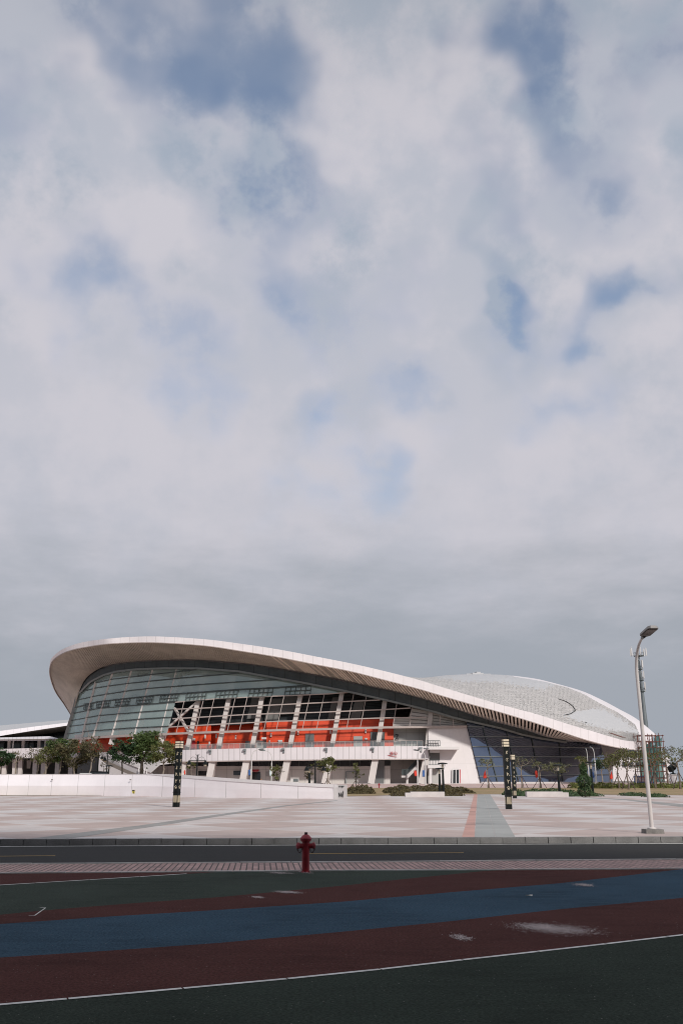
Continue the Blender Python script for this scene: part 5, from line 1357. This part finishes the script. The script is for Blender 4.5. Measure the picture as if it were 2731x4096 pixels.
flatlamp(1238, 3128, 3070, 98, 'black lamp with funnel head beside the stunted sapling')
def whitelamp(px, pybot, pytop, Y, side, label, dark=False):
    top = D(px, pytop, Y); zb = terrain(top.x, Y); h = top.z - zb
    t = thing('street_lamp', (top.x, Y, zb), label, 'street lamp', 'slim white street lamps near the arena')
    m = MB(); sp_ = [Vector(p) for p in spline([(0, 0, -.1), (0, 0, h * .3), (0, 0, h * .66), (0, 0, h * .82), (side * .2, 0, h * .93), (side * .55, 0, h * .985), (side * .95, 0, h)], 5)]
    m.tube(sp_, [.085 if p.z < h * .66 else .045 for p in sp_], 10); m.build('pole', M['whitemetal'], t, smooth=True, local=True)
    m = MB(); m.tube([(side * .9, 0, h), (side * 1.05, 0, h + .03), (side * 1.5, 0, h + .08), (side * 1.75, 0, h + .08)], [.045, .09, .1, .04], 10); m.build('lamp_head', M['galv'] if not dark else M['mullion'], t, smooth=True, local=True)
whitelamp(1008, 3118, 2998, 124, 1, 'slim white street lamp curving right beside the blue flag')
whitelamp(1088, 3121, 3003, 124, -1, 'slim white street lamp curving left beside the pale flag')
whitelamp(1668, 3137, 2995, 134, 1, 'slim white street lamp curving right beside the red flag and stair', )
whitelamp(1699, 3137, 3002, 134, -1, 'slim white street lamp curving left beside the blue flag and slanted column', True)
whitelamp(2345, 3125, 2996, 128, -.12, 'slim white street lamp behind the cone shaped shrub')
whitelamp(2373, 3133, 2991, 128, -.34, 'taller slim white street lamp right of the cone shaped shrub')
# flags
def flag(x0, y0, x1, y1, Y, mat, label, shape=0, px_pole=None):
    c = D((x0 + x1) / 2, y1, Y); pp = px_pole if px_pole is not None else x1
    bp = D(pp, y0, Y); zb = terrain(bp.x, Y); t = thing('flag', (bp.x, Y, zb), label, 'flag', 'small flags near the arena')
    h = bp.z - zb + .1; m = MB(); m.tube([(0, 0, -.1), (0, 0, h)], .035, 6); m.build('flagpole', M['whitemetal'], t, local=True)
    q = [(x0, y0), (x1, y0), (x1, y1), (x0, y1)]
    if shape == 1: q = [(x0 + 3, y0), (x1 - 2, y0 + 4), (x1, y1 - 2), (x0 + 4, y1), (x0, y0 + 8)]
    if shape == 2: q = [((x0 + x1) / 2, y0), ((x0 + x1) / 2 + 3, y0 + 6), (x1, y1 - 4), (x0 + 4, y1), (x0, y1 - 6)]
    m = MB(); nn = 7; rows = []
    for k in range(nn + 1):                                                # waving cloth, cut to the outline
        yy = y0 + (y1 - y0) * (k / nn) * .999 + .01; xsx = []
        for i in range(len(q)):
            a, b_ = q[i], q[(i + 1) % len(q)]
            if (a[1] <= yy < b_[1]) or (b_[1] <= yy < a[1]): xsx.append(a[0] + (b_[0] - a[0]) * (yy - a[1]) / (b_[1] - a[1]))
        if len(xsx) < 2: xsx = [x0, x1] if not xsx else [xsx[0], xsx[0] + .5]
        l_, r_ = min(xsx), max(xsx); row = []
        for i in range(7):
            p = D(l_ + (r_ - l_) * i / 6, yy, Y); p.y += .09 * math.sin(i * 1.3 + k * .5); row.append(p)
        rows.append(row)
    m.grid(rows); m.v = [v for v in m.v]
    o = m.build('cloth', mat, t, smooth=True)
    sol = o.modifiers.new('thickness', 'SOLIDIFY'); sol.thickness = .012
flag(735, 3080, 744, 3099, 112, M['flagred'], 'orange red flag right beside the left black light pillar', 1)
flag(993, 3079, 1003, 3102, 123, M['flagblue'], 'blue flag hanging by the lamp at the ground floor door', 0)
flag(1076, 3081, 1086, 3106, 123, M['flagwhite'], 'pale white flag hanging by a slim lamp', 1)
flag(1654, 3080, 1667, 3106, 133, M['flagred'], 'red flag in front of the arena stair', 1)
flag(1688, 3081, 1698, 3107, 133, M['flagblue'], 'blue flag before the slanted column by the balcony', 0)
flag(1931, 3081, 1945, 3115, 128, M['flagred'], 'red drop shaped flag beside the pale drooping tree', 2)
flag(2138, 3081, 2150, 3112, 128, M['flagred'], 'red flag before the blue glass beside the flat topped tree', 1)
flag(2363, 3087, 2376, 3113, 127, M['flagblue'], 'blue flag by the taller lamp next to the cone shrub', 1)
flag(2437, 3086, 2449, 3118, 127, M['flagred'], 'red flag before the end of the blue glass', 2)

# ------------------------------------------------------------------ mast, scaffold, far building, hoarding, speaker
Y = 270; top = D(2551, 2606, Y); t = thing('telecom_mast', (top.x, Y, 0), 'grey telecom mast with four antenna platforms behind the arena roof', 'mast')
def zat(py): return D(2551, py, Y).z
H_ = zat(2615)
m = MB(); m.lathe([(.95, -.1), (.72, zat(2900)), (.45, zat(2766)), (.28, zat(2690)), (.2, zat(2630)), (.1, H_)], 14); m.build('pole', M['galv'], t, smooth=True, local=True)
rnd = random.Random(50)
for py, rad_, big in ((2624, 1.5, True), (2678, .75, False), (2722, .75, False), (2766, .85, False)):
    z = zat(py); m = MB()
    m.lathe([(rad_, z - .08), (rad_, z + .08)], 16)
    for k in range(10):
        q_ = k * .628; m.tube([(math.cos(q_) * rad_, math.sin(q_) * rad_, z), (math.cos(q_) * rad_, math.sin(q_) * rad_, z + 1.0)], .035, 5)
    m.tube([(math.cos(k * .628) * rad_, math.sin(k * .628) * rad_, z + 1.0) for k in range(11)], .035, 5)
    pl = m.build('platform', M['mullion'], t, local=True)
    for k in range(6 if big else 5):
        q_ = k * (6.283 / (6 if big else 5)) + rnd.random(); rr_ = rad_ + (.8 if big else .15); x, y_ = math.cos(q_) * rr_, math.sin(q_) * rr_
        m = MB(); m.box((x, y_, z + (1.2 if big else 1.7)), (.34, .22, 2.2), q_); m.tube([(x * .92, y_ * .92, z - .2), (x * .92, y_ * .92, z + 3.0)], .05, 5); m.tube([(x * .5, y_ * .5, z + .3), (x, y_, z + .5)], .05, 5)
        m.build('antenna', M['whitemetal'] if k % 2 == 0 or big else M['galv'], pl, local=True)
# scaffold
Ys = 147; a = D(2578, 3130, Ys); b = D(2668, 3130, Ys); z0 = terrain(a.x, Ys); ztop = D(2620, 2941, Ys).z
t = thing('scaffold', (a.x, Ys, z0), 'rusty tube scaffold wrapped in green net at the right roof tip', 'scaffold')
m = MB(); rnd = random.Random(60); nx, ny, nz = 7, 3, 9
xsn = [a.x + (b.x - a.x) * i / (nx - 1) for i in range(nx)]; ysn = [Ys + 1.6 * j for j in range(ny)]; zsn = [z0 + (ztop - z0) * k / (nz - 1) for k in range(nz)]
for x in xsn:
    for y_ in ysn: m.tube([(x + rnd.gauss(0, .03), y_, z0 - .05), (x + rnd.gauss(0, .05), y_, ztop + rnd.uniform(0, .5))], .055, 5)
for z in zsn[1:]:
    for y_ in ysn: m.tube([(xsn[0] - .2, y_, z), (xsn[-1] + .2, y_, z + rnd.gauss(0, .05))], .05, 5)
    for x in xsn: m.tube([(x, ysn[0] - .15, z), (x, ysn[-1] + .15, z)], .045, 5)
for k in range(nz - 2):
    m.tube([(xsn[k % 5], ysn[0] - .06, zsn[k]), (xsn[k % 5 + 1], ysn[0] - .06, zsn[k + 2])], .045, 5)
m.build('frame', M['rust'], t)
def net(x0, x1, za, zb, yo, n=26):
    m = MB(); rows = []
    for k in range(9):
        z = za + (zb - za) * k / 8; rows.append([Vector((x0 + (x1 - x0) * i / n, yo + .22 * math.sin(i * 1.4 + k * .3) + .1 * math.sin(i * 3.1), z - .3 * math.sin(i * .9) * (k == 8))) for i in range(n + 1)])
    m.grid(rows); return m.build('netting', M['net'], t, smooth=True)
net(xsn[1], xsn[-1] - .3, z0 + .3, ztop - 1.6, Ys + .5); net(xsn[0] + .5, xsn[-1], z0 + .3, ztop - 1.2, Ys + 3.6); net(xsn[4], xsn[-1], ztop - 1.7, ztop - .2, Ys + .7, 10)
# far building under the roof tip
Yb = 215; t = thing('far_building', D(2520, 3120, Yb), 'white building with dark glazed upper floor seen under the roof tip', 'building')
def blk(name, x0, y0, x1, y1, mat, dy, dep=12):
    m = MB(); m.slab([D(x0, y1, Yb + dy), D(x1, y1, Yb + dy), D(x1, y0, Yb + dy), D(x0, y0, Yb + dy)], (0, dep, 0))
    o0 = len(m.uv); p = m.v; wd = (p[1] - p[0]).length; ht = (p[3] - p[0]).length; m.uv[0] = [(0, 0), (wd, 0), (wd, ht), (0, ht)]
    return m.build(name, mat, t)
blk('wall', 2449, 2975, 2472, 3125, M['bgwall'], 0); blk('wall', 2449, 3030, 2676, 3125, M['bgwall'], .4, 14); blk('glazed_floor', 2472.5, 2965, 2600, 3030, M['bgglass'], .8, 12); blk('roof_edge', 2470, 2958, 2604, 2966, M['bgwall'], .2, 14)
for x in range(2462, 2660, 26): blk('window', x, 3048, x + 15, 3068, M['bgglass'], .2, .3)
Yh = 150; t = thing('hoarding', D(2560, 3130, Yh), 'blue and white site hoarding behind the hedge near the scaffold', 'hoarding')
zt0 = terrain(40, Yh)
for k in range(6):
    x0 = D(2535 + k * 15, 3130, Yh); x1 = D(2549 + k * 15, 3130, Yh); zt = D(2560, 3103, Yh).z; m = MB(); m.box(((x0.x + x1.x) / 2, Yh, (zt0 + zt) / 2), (x1.x - x0.x, .08, zt - zt0)); pb = m.build('panel', M['bluepaint'], t)
    m = MB(); m.box(((x0.x + x1.x) / 2, Yh - .06, (zt0 + zt) / 2 + .1), ((x1.x - x0.x) * .72, .04, (zt - zt0) * .62)); m.build('board', M['white'], pb)
Yq = 132; b = D(2694, 3130, Yq); b.z = terrain(b.x, Yq); t = thing('floodlight_stand', b, 'black floodlight cluster on a white pedestal at the right edge', 'floodlight')
hq = D(2694, 3100, Yq).z - b.z
m = MB(); m.box((0, 0, hq / 2), (.75, .75, hq), 0, 0, .9); m.box((0, 0, hq + .04), (.95, .95, .08)); m.build('pedestal', M['white'], t, local=True)
m = MB(); m.lathe([(.5, 0), (.45, .1), (.12, .2), (.1, .6)], 12, (0, 0, hq + .08)); m.build('mount', M['black'], t, local=True)
m = MB(); m.prism((-.55, -.35, hq + .75), (.3, .3, hq + 1.2), .75, .6, hint=(0, 0, 1)); m.tube([(.1, -.2, hq + .9), (.35, .1, hq + 1.55)], [.3, .38], 12); m.build('lamp_head', M['black'], t, local=True)
# white utility cabinet behind the wall
b = D(1179, 3126, 104); b.z = terrain(b.x, 104); hq = D(1179, 3113, 104).z - b.z; t = thing('utility_cabinet', b, 'small white cabinet peeking over the wall', 'cabinet')
m = MB(); m.box((0, 0, hq / 2), (.9, .6, hq)); m.box((0, 0, hq + .03), (1.0, .7, .06)); m.build('case', M['white'], t, local=True); m = MB(); m.box((.12, -.31, hq - .22), (.55, .03, .3)); m.build('door', M['galv'], t, local=True)

# cars behind the wall
def car(px, ytop, Y, paint, label, rz):
    p = D(px, ytop, Y); z = p.z - 1.46; t = thing('parked_car', (p.x, Y, z), label, 'car', 'cars parked behind the wall', rz)
    prof = [(-2.2, .32), (-2.2, .72), (-1.95, .88), (-1.25, .98), (1.35, .98), (2.0, .84), (2.22, .7), (2.22, .32)]
    m = MB(); m.slab([(x, -.86, zz) for x, zz in prof], (0, 1.72, 0)); m.build('body', paint, t, local=True)
    m = MB(); lo = [(-1.75, -.78), (1.15, -.78), (1.15, .78), (-1.75, .78)]; hi = [(-1.15, -.62), (.35, -.62), (.35, .62), (-1.15, .62)]
    m.add([(x, y_, .985) for x, y_ in lo] + [(x, y_, 1.38) for x, y_ in hi], [[0, 1, 5, 4], [1, 2, 6, 5], [2, 3, 7, 6], [3, 0, 4, 7]]); m.build('window', M['dark'], t, local=True)
    m = MB(); m.slab([(-1.2, -.64, 1.385), (.4, -.64, 1.385), (.4, .64, 1.385), (-1.2, .64, 1.385)], (0, 0, .07)); m.build('roof', paint, t, local=True)
    for x in (-1.35, 1.4):
        for y_ in (-.8, .8):
            m = MB(); m.tube([(x, y_ - .1, .32), (x, y_ + .1, .32)], .32, 16); m.build('wheel', M['tyre'], t, local=True)
    m = MB()
    for y_ in (-.6, .6): m.box((2.2, y_, .66), (.06, .36, .13))
    m.build('headlight', M['cream'], t, local=True)
car(389, 3085, 107, M['carpaint'], 'dark parked car with its roof just above the wall left of the lamp', R(100))
car(411, 3086, 106, M['carpaint'], 'dark parked car with its roof just above the wall right of the lamp', R(100))
car(351, 3092.5, 106, M['carwhite'], 'white parked car roof barely showing above the wall under the brown tree', R(95))

# person behind the wall
p = D(1044.5, 3113, 97); t = thing('person', (p.x, 97, p.z - 1.72), 'person with dark hair standing behind the white wall, only the head showing', 'person')
me = bpy.data.meshes.new('body'); V_ = [(0, 0, .95), (0, 0, 1.2), (0, 0, 1.4), (0, -.01, 1.5), (0, -.02, 1.6), (.19, 0, 1.4), (.24, .02, 1.12), (.23, -.06, .86), (-.19, 0, 1.4), (-.24, .02, 1.12), (-.23, -.06, .86), (.1, 0, .9), (.11, 0, .5), (.11, .02, .07), (-.1, 0, .9), (-.11, 0, .5), (-.11, .02, .07), (.11, -.16, .04), (-.11, -.16, .04)]
me.from_pydata(V_, [(0, 1), (1, 2), (2, 3), (3, 4), (2, 5), (5, 6), (6, 7), (2, 8), (8, 9), (9, 10), (0, 11), (11, 12), (12, 13), (0, 14), (14, 15), (15, 16), (13, 17), (16, 18)], [])
o = bpy.data.objects.new('body', me); col.objects.link(o); o.parent = t; me.materials.append(M['shirt'])
sk = o.modifiers.new('skin', 'SKIN'); rad_ = [.15, .14, .13, .06, .07, .07, .05, .035, .07, .05, .035, .085, .065, .05, .085, .065, .05, .045, .045]
for v, r_ in zip(me.skin_vertices[0].data, rad_): v.radius = (r_, r_ * .8)
me.skin_vertices[0].data[0].use_root = True
o.modifiers.new('sub', 'SUBSURF').levels = 2
m = MB()
rows = []
for k in range(9):
    ph = math.pi * k / 8; rows.append([Vector((math.sin(ph) * math.cos(a_) * .078, math.sin(ph) * math.sin(a_) * .098 - .02, 1.60 - math.cos(ph) * .118)) for a_ in [j * 6.2832 / 16 for j in range(17)]])
m.grid(rows); m.box((0, -.122, 1.6), (.026, .03, .04)); m.box((.08, -.01, 1.6), (.02, .05, .06)); m.box((-.08, -.01, 1.6), (.02, .05, .06)); m.build('head', M['skin'], t, smooth=True, local=True)
m = MB(); rows = []
for k in range(6):
    ph = math.pi * (1 - k / 9); rows.append([Vector((math.sin(ph) * math.cos(a_) * .088, math.sin(ph) * math.sin(a_) * .106 - .01 + (.012 if math.sin(a_) < 0 else 0), 1.615 - math.cos(ph) * .118)) for a_ in [j * 6.2832 / 16 for j in range(17)]])
m.grid(rows[:5]); m.build('hair', M['hair'], t, smooth=True, local=True)

# ------------------------------------------------------------------ unseen tall block, added behind the viewer to shade the near ground
t = thing('shade_block', (15, -14, 0), 'unseen tall grey block added behind the viewer to shade the near ground', 'building')
m = MB(); q = [Vector((-30, .3, -.1)), Vector((23.5, -15.7, -.1)), Vector((105, -42, -.1)), Vector((112, -65, -.1)), Vector((-36, -22, -.1))]
Hb = 31.8
n = len(q); vs = q + [p + Vector((0, 0, Hb)) for p in q]; fs = []; uvs = []
for k in range(n):
    a, b = q[k], q[(k + 1) % n]; L = (b - a).length
    m.add([a, b, b + Vector((0, 0, Hb)), a + Vector((0, 0, Hb))], [[0, 1, 2, 3]], 0, [(0, 0), (L, 0), (L, Hb), (0, Hb)])
m.build('wall', M['behind'], t)
m = MB(); m.slab([p + Vector((0, 0, Hb + .02)) for p in q], (0, 0, .5)); m.build('roof', M['greywall'], t)
